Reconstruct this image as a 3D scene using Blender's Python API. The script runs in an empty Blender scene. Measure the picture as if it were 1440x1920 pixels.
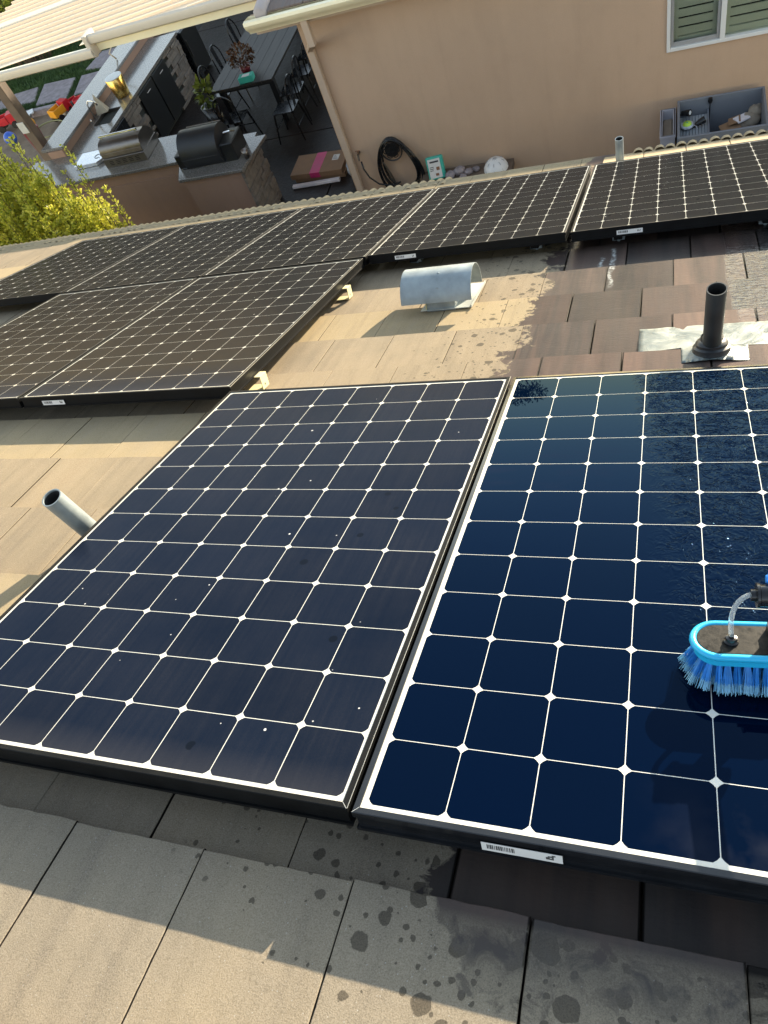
import bpy, math, random
import numpy as np
from mathutils import Matrix, Vector, Euler
random.seed(7)
rng = np.random.default_rng(7)
R = math.radians
col = bpy.context.scene.collection
scene = bpy.context.scene

# ------------------------------------------------------------------ camera
SLOPE = 0.3923765            # 5 in 12 roof, falls away from the viewer
ROOF_Z = 3.87152             # world height of the roof-frame origin
cam_d = bpy.data.cameras.new("camera")
cam = bpy.data.objects.new("camera", cam_d)
col.objects.link(cam)
right = Vector((0.93484621, 0.20125279, -0.29250621))
down = Vector((0.01480292, -0.84521446, -0.53422223))
fwd = Vector((-0.35474419, 0.49508569, -0.79312466))
cm = Matrix((right, -down, -fwd)).transposed().to_4x4()
cm.translation = Vector((1.48481185, -1.58434, 5.6))
cam.matrix_world = cm
cam_d.sensor_fit = 'VERTICAL'
cam_d.sensor_height = 24.0
cam_d.lens = 24.0 * 1362.276 / 1920.0
cam_d.clip_start = 0.02
cam_d.clip_end = 2000
scene.camera = cam

# ------------------------------------------------------------------ light
SUN_DIR = Vector((0.87, 1.953, 0.274)).normalized()      # towards the sun
sun_el = math.asin(SUN_DIR.z)
sun_az = math.atan2(SUN_DIR.x, SUN_DIR.y)
world = bpy.data.worlds.new("World")
scene.world = world
world.use_nodes = True
wn = world.node_tree.nodes; wl = world.node_tree.links
sky = wn.new("ShaderNodeTexSky")
sky.sky_type = 'NISHITA'
sky.sun_disc = False
sky.sun_elevation = sun_el
sky.sun_rotation = sun_az
sky.altitude = 200
sky.air_density = 0.9
sky.dust_density = 0.0
sky.ozone_density = 1.0
bg = wn["Background"]
bg.inputs[1].default_value = 0.15
# thin wisps of cloud, pale streaks above the horizon
tc = wn.new("ShaderNodeTexCoord"); mp = wn.new("ShaderNodeMapping")
mp.inputs['Scale'].default_value = (4.5, 4.5, 26.0)
nz = wn.new("ShaderNodeTexNoise"); nz.inputs['Scale'].default_value = 2.3
nz.inputs['Detail'].default_value = 8; nz.inputs['Roughness'].default_value = 0.62
cr = wn.new("ShaderNodeValToRGB")
cr.color_ramp.elements[0].position = 0.50; cr.color_ramp.elements[0].color = (0, 0, 0, 1)
cr.color_ramp.elements[1].position = 0.66; cr.color_ramp.elements[1].color = (0.9, 0.9, 0.9, 1)
mx = wn.new("ShaderNodeMix"); mx.data_type = 'RGBA'
mx.inputs[7].default_value = (5.2, 4.6, 4.2, 1)
wl.new(tc.outputs['Generated'], mp.inputs[0]); wl.new(mp.outputs[0], nz.inputs['Vector'])
wl.new(nz.outputs[0], cr.inputs[0]); sz = wn.new("ShaderNodeSeparateXYZ"); wl.new(tc.outputs['Generated'], sz.inputs[0])
band = wn.new("ShaderNodeMapRange"); band.interpolation_type = 'SMOOTHSTEP'; wl.new(sz.outputs[2], band.inputs[0])
for i_, v_ in enumerate((0.205, 0.180, 0.0, 1.0)): band.inputs[i_ + 1].default_value = v_
band2 = wn.new("ShaderNodeMapRange"); band2.interpolation_type = 'SMOOTHSTEP'; wl.new(sz.outputs[2], band2.inputs[0])
for i_, v_ in enumerate((0.130, 0.155, 0.0, 1.0)): band2.inputs[i_ + 1].default_value = v_
bb = wn.new("ShaderNodeMath"); bb.operation = 'MULTIPLY'; wl.new(band.outputs[0], bb.inputs[0]); wl.new(band2.outputs[0], bb.inputs[1])
bm2 = wn.new("ShaderNodeMath"); bm2.operation = 'MULTIPLY'; wl.new(cr.outputs[0], bm2.inputs[0]); wl.new(bb.outputs[0], bm2.inputs[1])
wl.new(bm2.outputs[0], mx.inputs[0])
wb = wn.new("ShaderNodeMix"); wb.data_type = 'RGBA'; wb.blend_type = 'MULTIPLY'; wb.inputs[0].default_value = 1.0
wb.inputs[7].default_value = (1.33, 1.00, 0.81, 1)          # camera white balance, set for shade
wl.new(sky.outputs[0], wb.inputs[6]); wl.new(wb.outputs[2], mx.inputs[6]); wl.new(mx.outputs[2], bg.inputs[0])

sl = bpy.data.lights.new("sun", 'SUN')
sl.energy = 2.95
sl.angle = R(0.5)
sl.color = (1.0, 0.85, 0.63)
so = bpy.data.objects.new("sun", sl)
so.rotation_euler = SUN_DIR.to_track_quat('Z', 'Y').to_euler()
col.objects.link(so)

scene.view_settings.view_transform = 'Standard'
scene.view_settings.look = 'None'
scene.view_settings.gamma = 1
scene.view_settings.use_curve_mapping = False
scene.view_settings.exposure = 2.42
scene.cycles.max_bounces = 6
scene.cycles.transparent_max_bounces = 12

# ------------------------------------------------------------------ helpers
ROOF = Matrix.Translation((0, 0, ROOF_Z)) @ Matrix.Rotation(-SLOPE, 4, 'X')


def rw(u, v, n=0.0):
    return ROOF @ Vector((u, v, n))


class MB:
    def __init__(s):
        s.v = []; s.f = []; s.m = []; s.cur = 0

    def add(s, vs, fs):
        o = len(s.v)
        s.v += [tuple(p) for p in vs]
        for f in fs:
            s.f.append(tuple(i + o for i in f)); s.m.append(s.cur)
        return s

    def box(s, x0, x1, y0, y1, z0, z1, M=None):
        vs = [Vector(p) for p in ((x0, y0, z0), (x1, y0, z0), (x1, y1, z0), (x0, y1, z0), (x0, y0, z1), (x1, y0, z1), (x1, y1, z1), (x0, y1, z1))]
        if M is not None: vs = [M @ p for p in vs]
        return s.add(vs, [(3, 2, 1, 0), (4, 5, 6, 7), (0, 1, 5, 4), (1, 2, 6, 5), (2, 3, 7, 6), (3, 0, 4, 7)])

    def prism(s, poly, z0, z1, M=None):
        n = len(poly)
        vs = [Vector((p[0], p[1], z0)) for p in poly] + [Vector((p[0], p[1], z1)) for p in poly]
        if M is not None: vs = [M @ p for p in vs]
        return s.add(vs, [tuple(range(n))[::-1], tuple(range(n, 2 * n))] + [(i, (i + 1) % n, n + (i + 1) % n, n + i) for i in range(n)])

    def tube(s, path, r, n=8, caps=True, closed=False):
        path = [Vector(p) for p in path]
        rs = r if isinstance(r, (list, tuple)) else [r] * len(path)
        vs = []; fs = []; prev = None
        L = len(path)
        for i, p in enumerate(path):
            if closed: t = path[(i + 1) % L] - path[i - 1]
            else: t = path[min(i + 1, L - 1)] - path[max(i - 1, 0)]
            t.normalize()
            if prev is None:
                a = Vector((0, 0, 1)) if abs(t.z) < 0.9 else Vector((1, 0, 0))
                x = t.cross(a).normalized()
            else:
                x = (prev - t * prev.dot(t)).normalized()
            prev = x; y = t.cross(x)
            for k in range(n):
                a = 2 * math.pi * k / n
                vs.append(p + (x * math.cos(a) + y * math.sin(a)) * rs[i])
        for i in range(L if closed else L - 1):
            j = (i + 1) % L
            for k in range(n):
                k2 = (k + 1) % n
                fs.append((i * n + k, i * n + k2, j * n + k2, j * n + k))
        if caps and not closed:
            fs.append(tuple(range(n))[::-1]); fs.append(tuple(range((L - 1) * n, L * n)))
        return s.add(vs, fs)

    def lathe(s, prof, c=(0, 0, 0), n=20, M=None):
        vs = []; fs = []
        for r, z in prof:
            for k in range(n):
                a = 2 * math.pi * k / n
                p = Vector((c[0] + r * math.cos(a), c[1] + r * math.sin(a), c[2] + z))
                vs.append(M @ p if M is not None else p)
        for i in range(len(prof) - 1):
            for k in range(n):
                k2 = (k + 1) % n
                fs.append((i * n + k, i * n + k2, (i + 1) * n + k2, (i + 1) * n + k))
        return s.add(vs, fs)

    def sphere(s, c, r, sc=(1, 1, 1), n=10, m=6):
        prof = [(r * math.sin(math.pi * i / m), -r * math.cos(math.pi * i / m)) for i in range(m + 1)]
        M = Matrix.Translation(c) @ Matrix.Diagonal((sc[0], sc[1], sc[2], 1))
        return s.lathe(prof, n=n, M=M)

    def mesh(s, name, mats, smooth=False):
        me = bpy.data.meshes.new(name)
        me.from_pydata(s.v, [], s.f)
        for m in (mats if isinstance(mats, (list, tuple)) else [mats]): me.materials.append(m)
        me.polygons.foreach_set('material_index', s.m)
        if smooth:
            me.polygons.foreach_set('use_smooth', [True] * len(me.polygons))
        me.update()
        return me

    def build(s, name, mats, parent=None, smooth=False, bevel=0.0, matrix=None, seg=1, weld=False, auto=None):
        me = s.mesh(name, mats, smooth)
        o = bpy.data.objects.new(name, me)
        col.objects.link(o)
        if parent is not None: o.parent = parent
        if matrix is not None: o.matrix_local = matrix
        if bevel > 0:
            b = o.modifiers.new("bevel", 'BEVEL'); b.width = bevel; b.segments = seg; b.limit_method = 'ANGLE'; b.angle_limit = R(40)
        if auto is not None:
            try: me.shade_auto(auto)
            except Exception: pass
        return o


def auto_smooth(o, deg=40):
    """smooth shading with sharp edges where the faces turn hard"""
    me = o.data
    import bmesh
    bm = bmesh.new(); bm.from_mesh(me)
    bmesh.ops.remove_doubles(bm, verts=bm.verts, dist=1e-5)
    bmesh.ops.recalc_face_normals(bm, faces=bm.faces)
    for f in bm.faces: f.smooth = True
    for e in bm.edges:
        if len(e.link_faces) == 2:
            e.smooth = e.calc_face_angle(0) < R(deg)
    bm.to_mesh(me); bm.free()
    return o


def tag(o, label=None, cat=None, group=None, kind=None):
    if label: o['label'] = label
    if cat: o['category'] = cat
    if group: o['group'] = group
    if kind: o['kind'] = kind
    return o


def thing(name, label, cat, loc=(0, 0, 0), rotz=0.0, group=None, matrix=None):
    o = bpy.data.objects.new(name, None)
    o.empty_display_size = 0.1
    col.objects.link(o)
    if matrix is not None: o.matrix_world = matrix
    else:
        o.location = loc; o.rotation_euler = (0, 0, rotz)
    return tag(o, label, cat, group)


def inst(name, me, parent, matrix):
    o = bpy.data.objects.new(name, me)
    col.objects.link(o); o.parent = parent; o.matrix_local = matrix
    return o


def copy_tree(o, parent=None):
    kids = list(o.children)
    c = o.copy(); col.objects.link(c)
    if parent is not None: c.parent = parent
    for ch in kids: copy_tree(ch, c)
    return c


TW = 0.2795; GAPW = 0.0022


# ------------------------------------------------------------------ materials
class NT:
    def __init__(s, name):
        s.m = bpy.data.materials.new(name); s.m.use_nodes = True
        s.t = s.m.node_tree; s.n = s.t.nodes; s.l = s.t.links
        s.p = s.n["Principled BSDF"]; s.out = s.n["Material Output"]

    def put(s, sock, val):
        if isinstance(val, bpy.types.NodeSocket): s.l.new(val, sock)
        elif isinstance(val, (tuple, list)) and len(val) == 3 and sock.type == 'RGBA': sock.default_value = (*val, 1)
        else: sock.default_value = val

    def set(s, **k):
        names = dict(base='Base Color', rough='Roughness', metal='Metallic', spec='Specular IOR Level', coat='Coat Weight', coatr='Coat Roughness',
                     normal='Normal', coatn='Coat Normal', trans='Transmission Weight', ior='IOR', sheen='Sheen Weight', sheenr='Sheen Roughness',
                     sheent='Sheen Tint', alpha='Alpha', emit='Emission Color', emits='Emission Strength', sss='Subsurface Weight')
        for a, b in k.items(): s.put(s.p.inputs[names[a]], b)
        return s

    def noise(s, vec, scale, detail=4, rough=0.55, dist=0.0):
        n = s.n.new("ShaderNodeTexNoise")
        if vec is not None: s.l.new(vec, n.inputs['Vector'])
        n.inputs['Scale'].default_value = scale; n.inputs['Detail'].default_value = detail
        n.inputs['Roughness'].default_value = rough; n.inputs['Distortion'].default_value = dist
        return n.outputs[0]

    def voronoi(s, vec, scale, feature='F1', out='Distance', rand=1.0):
        n = s.n.new("ShaderNodeTexVoronoi"); n.feature = feature
        if vec is not None: s.l.new(vec, n.inputs['Vector'])
        n.inputs['Scale'].default_value = scale
        n.inputs['Randomness'].default_value = rand
        return n.outputs[out]

    def math(s, op, a, b=0.0, c=0.0, clamp=False):
        n = s.n.new("ShaderNodeMath"); n.operation = op; n.use_clamp = clamp
        s.put(n.inputs[0], a); s.put(n.inputs[1], b); s.put(n.inputs[2], c)
        return n.outputs[0]

    def ramp(s, fac, stops):
        n = s.n.new("ShaderNodeValToRGB")
        e = n.color_ramp.elements
        while len(e) < len(stops): e.new(0.5)
        for x, (p, c) in zip(e, stops):
            x.position = p; x.color = (*c, 1) if isinstance(c, (tuple, list)) else (c, c, c, 1)
        s.l.new(fac, n.inputs[0])
        return n.outputs[0]

    def maprange(s, v, a, b, c=0.0, d=1.0):
        n = s.n.new("ShaderNodeMapRange"); n.clamp = True
        s.put(n.inputs[0], v)
        for i, x in enumerate((a, b, c, d)): s.put(n.inputs[i + 1], x)
        return n.outputs[0]

    def mix(s, fac, a, b, mode='MIX'):
        n = s.n.new("ShaderNodeMix"); n.data_type = 'RGBA'; n.blend_type = mode
        s.put(n.inputs[0], fac); s.put(n.inputs[6], a); s.put(n.inputs[7], b)
        return n.outputs[2]

    def pos(s):
        return s.n.new("ShaderNodeNewGeometry").outputs['Position']

    def ar_glass(s, ior, tint, rough, normal):
        """anti-reflection coated front glass: a tinted mirror layer over the cell"""
        g_ = s.n.new("ShaderNodeBsdfGlossy"); s.put(g_.inputs['Color'], tint); s.put(g_.inputs['Roughness'], rough); s.l.new(normal, g_.inputs['Normal'])
        f_ = s.n.new("ShaderNodeFresnel"); f_.inputs[0].default_value = ior; s.l.new(normal, f_.inputs['Normal'])
        m_ = s.n.new("ShaderNodeMixShader"); s.l.new(f_.outputs[0], m_.inputs[0]); s.l.new(s.p.outputs[0], m_.inputs[1]); s.l.new(g_.outputs[0], m_.inputs[2])
        s.l.new(m_.outputs[0], s.out.inputs[0])

    def obj(s):
        return s.n.new("ShaderNodeTexCoord").outputs['Object']

    def rand(s):
        return s.n.new("ShaderNodeObjectInfo").outputs['Random']

    def mapping(s, vec, scale=(1, 1, 1), rot=(0, 0, 0), loc=(0, 0, 0)):
        n = s.n.new("ShaderNodeMapping")
        n.inputs['Scale'].default_value = scale; n.inputs['Rotation'].default_value = rot; n.inputs['Location'].default_value = loc
        s.l.new(vec, n.inputs[0])
        return n.outputs[0]

    def vadd(s, vec, v2, sc=1.0):
        a = s.n.new("ShaderNodeVectorMath"); a.operation = 'MULTIPLY_ADD'
        s.put(a.inputs[0], v2); a.inputs[1].default_value = (sc, sc, sc); s.put(a.inputs[2], vec)
        return a.outputs[0]

    def sep(s, vec):
        n = s.n.new("ShaderNodeSeparateXYZ"); s.l.new(vec, n.inputs[0]); return n.outputs

    def bump(s, h, strength=0.3, dist=0.01):
        n = s.n.new("ShaderNodeBump"); n.inputs['Strength'].default_value = 1.0
        s.put(n.inputs['Strength'], strength); n.inputs['Distance'].default_value = dist
        s.l.new(h, n.inputs['Height'])
        return n.outputs[0]

    def roofpos(s):
        """world position turned into roof coordinates (u along the eave, v down the slope, n up)"""
        return s.mapping(s.pos(), rot=(SLOPE, 0, 0), loc=(0, ROOF_Z * math.sin(SLOPE), -ROOF_Z * math.cos(SLOPE)))


def plain(name, base, rough=0.6, metal=0.0, var=0.12, scale=8.0, bump=0.0, bscale=60.0, bdist=0.002, coat=0.0, spec=0.5):
    t = NT(name)
    n1 = t.noise(t.obj(), scale, 5)
    c = t.mix(t.maprange(n1, 0.3, 0.7), tuple(x * (1 - var) for x in base), tuple(min(1, x * (1 + var)) for x in base))
    t.set(base=c, metal=metal, spec=spec, coat=coat)
    t.set(rough=t.maprange(n1, 0.3, 0.7, max(0.02, rough - 0.06), min(1, rough + 0.06)))
    if bump > 0: t.set(normal=t.bump(t.noise(t.obj(), bscale, 4), bump, bdist))
    return t.m


def wet_mask(t, rp):
    """splashed area right of the second array column, with stray droplets round its edge"""
    u, v, n = t.sep(rp)[0], t.sep(rp)[1], t.sep(rp)[2]
    # edge of the wet area: u = 0.96 near the upper courses, 1.12 at the near courses
    edge = t.maprange(v, -0.6, 0.3, 1.13, 0.955)
    back = t.maprange(v, -1.80, -1.60, 0.26, 0.0)
    edge = t.math('ADD', edge, back)
    low = t.noise(rp, 5.5, 5, 0.6, 0.4)
    wob = t.math('MULTIPLY', t.math('SUBTRACT', low, 0.5), 0.50)
    wob = t.math('ADD', wob, t.math('MULTIPLY', t.math('SUBTRACT', t.noise(rp, 30, 4, 0.7, 0.6), 0.5), 0.16))
    d = t.math('SUBTRACT', t.math('ADD', u, wob), edge)          # >0 wet
    solid = t.maprange(d, -0.010, 0.012)
    # on the nearest course the film has drained into broken, half-dry patches
    patch = t.maprange(t.noise(rp, 16, 6, 0.72, 0.8), 0.44, 0.60)
    front = t.maprange(v, -1.65, -1.61)
    solid = t.math('MULTIPLY', solid, t.math('MAXIMUM', front, t.math('ADD', 0.50, t.math('MULTIPLY', patch, 0.5))))
    solid = t.math('MULTIPLY', solid, t.math('MAXIMUM', front, t.math('MAXIMUM', t.maprange(v, -1.72, -1.66), t.math('MULTIPLY', patch, 0.75))))
    near = t.maprange(d, -0.50, -0.02, 0.0, 1.0)
    vo = t.n.new("ShaderNodeTexVoronoi"); vo.inputs['Scale'].default_value = 26
    t.l.new(t.vadd(rp, t.n_col(rp, 30), 0.020), vo.inputs['Vector'])
    rr = t.math('MULTIPLY', t.math('POWER', t.sep(vo.outputs['Color'])[0], 2.2), 0.62)
    rr = t.math('MULTIPLY', rr, t.math('POWER', near, 1.1))
    keep = t.math('GREATER_THAN', t.math('ADD', t.sep(vo.outputs['Color'])[1], t.math('MULTIPLY', near, 0.80)), 0.62)
    drop = t.math('MULTIPLY', t.maprange(t.math('SUBTRACT', rr, vo.outputs['Distance']), 0.0, 0.04), keep)
    vs_ = t.n.new("ShaderNodeTexVoronoi"); vs_.inputs['Scale'].default_value = 62
    t.l.new(t.vadd(rp, t.n_col(rp, 60), 0.008), vs_.inputs['Vector'])
    cc = t.sep(vs_.outputs['Color'])
    k2 = t.math('GREATER_THAN', t.math('ADD', cc[1], t.math('MULTIPLY', near, 0.7)), 0.98)
    d2 = t.math('MULTIPLY', t.maprange(t.math('SUBTRACT', t.math('MULTIPLY', cc[0], 0.42), vs_.outputs['Distance']), 0.0, 0.06), k2)
    drop = t.math('MAXIMUM', drop, t.math('MULTIPLY', d2, t.maprange(near, 0.15, 0.3)))
    return t.math('MAXIMUM', solid, t.math('MULTIPLY', drop, 0.85)), solid


def _ncol(s, vec, scale):
    n = s.n.new("ShaderNodeTexNoise"); s.l.new(vec, n.inputs['Vector']); n.inputs['Scale'].default_value = scale
    n.inputs['Detail'].default_value = 3
    a = s.n.new("ShaderNodeVectorMath"); a.operation = 'SUBTRACT'; s.l.new(n.outputs[1], a.inputs[0]); a.inputs[1].default_value = (0.5, 0.5, 0.5)
    return a.outputs[0]


NT.n_col = _ncol


def tile_material(name, plainroof=False):
    t = NT(name)
    rp = t.roofpos()
    rnd = t.rand()
    off = t.n.new("ShaderNodeCombineXYZ"); t.put(off.inputs[0], t.math('MULTIPLY', rnd, 37.0)); t.put(off.inputs[1], t.math('MULTIPLY', rnd, 11.0))
    rpo = t.vadd(rp, off.outputs[0], 1.0)
    streak = t.noise(t.mapping(rpo, scale=(22, 1.4, 1)), 1.0, 6, 0.65)
    streak2 = t.noise(t.mapping(rpo, scale=(7, 0.8, 1)), 1.0, 3, 0.5)
    tone = t.ramp(t.math('ADD', t.math('MULTIPLY', rnd, 0.55), t.math('MULTIPLY', streak2, 0.45)),
                  [(0.12, (0.255, 0.200, 0.142)), (0.36, (0.355, 0.288, 0.202)), (0.55, (0.300, 0.243, 0.178)), (0.75, (0.385, 0.305, 0.205)), (0.95, (0.340, 0.248, 0.165))])
    vv_ = t.sep(rp)[1]
    band = None
    for a_, b_ in ((-1.266, -0.932), (-0.280, 0.052), (0.718, 1.040), (1.708, 2.04), (2.71, 3.04), (3.70, 4.03)):
        m_ = t.math('MULTIPLY', t.math('GREATER_THAN', vv_, a_ + .001), t.math('LESS_THAN', vv_, b_ + .001))
        band = m_ if band is None else t.math('ADD', band, m_)
    tone = t.mix(t.math('MULTIPLY', band, 0.55), tone, (0.58, 0.455, 0.25))
    tone = t.mix(t.maprange(streak, 0.42, 0.68, 0, 0.42), tone, (0.45, 0.365, 0.265))
    tone = t.mix(t.maprange(streak, 0.28, 0.46, 0.38, 0), tone, (0.17, 0.14, 0.12))
    grain = t.noise(rp, 430, 3, 0.8)
    tone = t.mix(t.maprange(grain, 0.42, 0.72, 0.0, 0.6), t.mix(t.maprange(grain, 0.25, 0.48, 0.55, 0), tone, (0.12, 0.10, 0.085)), (0.60, 0.50, 0.38))
    speck = t.voronoi(rp, 90)
    tone = t.mix(t.maprange(speck, 0.05, 0.10, 0.55, 0.0), tone, (0.72, 0.70, 0.66))
    blot = t.noise(rp, 3.2, 4, 0.6)
    tone = t.mix(t.maprange(blot, 0.42, 0.7, 0.0, 0.25), tone, (0.16, 0.15, 0.13))
    tone = t.mix(1.0, tone, (0.66, 0.655, 0.62), 'MULTIPLY')
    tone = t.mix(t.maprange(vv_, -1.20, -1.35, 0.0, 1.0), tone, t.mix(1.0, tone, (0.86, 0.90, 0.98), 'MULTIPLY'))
    wet, solid = wet_mask(t, rp)
    orange = t.ramp(t.math('ADD', t.math('MULTIPLY', rnd, 0.6), t.math('MULTIPLY', t.noise(t.mapping(rpo, scale=(16, 1.2, 1)), 1.0, 4), 0.5)),
                    [(0.25, (0.034, 0.028, 0.026)), (0.45, (0.115, 0.052, 0.026)), (0.6, (0.044, 0.037, 0.036)), (0.78, (0.150, 0.070, 0.030)), (0.95, (0.075, 0.043, 0.028))])
    orange = t.mix(t.maprange(streak, 0.5, 0.75, 0, 0.35), orange, (0.13, 0.095, 0.07))
    orange = t.mix(t.maprange(grain, 0.35, 0.75, 0.0, 0.3), orange, (0.12, 0.09, 0.07))
    orange = t.mix(1.0, orange, (0.62, 0.60, 0.62), 'MULTIPLY')
    orange = t.mix(1.0, orange, t.ramp(t.math('FRACT', t.math('MULTIPLY', rnd, 7.31)), [(0.0, (0.55, 0.60, 0.68)), (0.35, (1.0, 0.98, 0.98)), (0.6, (1.45, 1.25, 1.10)), (0.85, (0.75, 0.72, 0.72)), (1.0, (1.6, 1.38, 1.2))]), 'MULTIPLY')
    orange = t.mix(t.maprange(t.sep(rp)[1], -1.55, -1.65, 0.0, 0.85), orange, (0.050, 0.044, 0.038))
    hs = t.n.new("ShaderNodeHueSaturation"); hs.inputs['Saturation'].default_value = 0.58; hs.inputs['Value'].default_value = 1.18
    t.l.new(orange, hs.inputs['Color']); orange = hs.outputs[0]
    orange = t.mix(t.maprange(streak2, 0.35, 0.65, 0.0, 0.45), orange, (0.062, 0.056, 0.052))
    ox = t.sep(t.obj())[0]
    ej_ = t.math('MAXIMUM', t.maprange(ox, 0.0042, 0.0022), t.maprange(ox, TW - GAPW - 0.0042, TW - GAPW - 0.0022))
    orange = t.mix(t.math('MULTIPLY', ej_, 0.9), orange, (0.004, 0.0035, 0.003))      # wet colour darkened along the joints
    wcol = t.mix(solid, t.mix(0.76, tone, (0.018, 0.015, 0.012), 'MIX'), orange)
    base = t.mix(wet, tone, wcol)
    v = t.sep(rp)[1]
    # chalky run-off streaks from the upper array
    for su, sv0, sv1 in ((1.262, 1.12, 1.66), (2.02, 1.40, 1.62), (1.205, 1.38, 1.56)):
        dd = t.math('ABSOLUTE', t.math('SUBTRACT', t.sep(rp)[0], t.math('ADD', su, t.math('MULTIPLY', t.math('SUBTRACT', t.noise(rp, 14, 3), 0.5), 0.05))))
        ch = t.math('MULTIPLY', t.maprange(dd, 0.014, 0.004), t.math('MULTIPLY', t.maprange(v, sv0, sv0 + .1), t.maprange(v, sv1, sv1 - .03)))
        base = t.mix(t.math('MULTIPLY', ch, t.maprange(t.noise(rp, 60, 4), 0.4, 0.6, 0.1, 0.75)), base, (0.50, 0.52, 0.50))
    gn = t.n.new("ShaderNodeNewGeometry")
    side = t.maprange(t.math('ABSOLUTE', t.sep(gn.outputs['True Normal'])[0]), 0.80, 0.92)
    base = t.mix(side, base, (0.022, 0.018, 0.015))                                            # shade of the narrow joints put into the side-face colour
    pud = t.maprange(t.noise(t.mapping(rp, scale=(3, 6, 1)), 1.4, 3), 0.42, 0.58, 0.0, 0.25)
    pud = t.math('ADD', pud, t.math('MULTIPLY', t.math('FRACT', t.math('MULTIPLY', rnd, 3.7)), 0.6))          # puddled film on the wet courses
    sheet = t.math('MULTIPLY', t.maprange(t.math('ADD', t.sep(rp)[0], t.math('MULTIPLY', streak2, 0.05)), 1.755, 1.765), t.maprange(v, 0.60, 0.66))
    pud = t.math('MAXIMUM', t.math('MULTIPLY', pud, 0.8), t.math('MULTIPLY', sheet, 1.35))
    rw_ = t.maprange(pud, 0, 1.35, 0.50, 0.04)
    rough = t.math('ADD', t.math('MULTIPLY', t.math('SUBTRACT', 1.0, wet), 0.90), t.math('MULTIPLY', wet, rw_))
    h = t.math('ADD', t.math('MULTIPLY', grain, t.math('SUBTRACT', 1.0, t.math('MULTIPLY', solid, 0.8))), t.math('MULTIPLY', streak, 0.8))
    rip = t.noise(t.mapping(rp, scale=(30, 70, 1)), 1.0, 3, 0.5, 1.2)
    h = t.math('ADD', h, t.math('MULTIPLY', rip, t.math('MULTIPLY', solid, t.math('ADD', 0.7, t.math('MULTIPLY', sheet, 1.6)))))
    t.set(base=base, rough=rough, normal=t.bump(h, 0.55, 0.0016), spec=t.maprange(wet, 0, 1, 0.12, t.math('ADD', 0.07, t.math('MULTIPLY', sheet, 0.35))))
    return t.m


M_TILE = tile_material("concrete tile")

t = NT("wing tile")
n1 = t.noise(t.mapping(t.pos(), scale=(20, 2, 2)), 1.0, 5)
t.set(base=t.ramp(n1, [(0.3, (0.10, 0.08, 0.07)), (0.5, (0.17, 0.13, 0.11)), (0.7, (0.13, 0.12, 0.115))]), rough=0.85, normal=t.bump(t.noise(t.pos(), 300, 3), 0.4, 0.001))
M_WTILE = t.m


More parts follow.
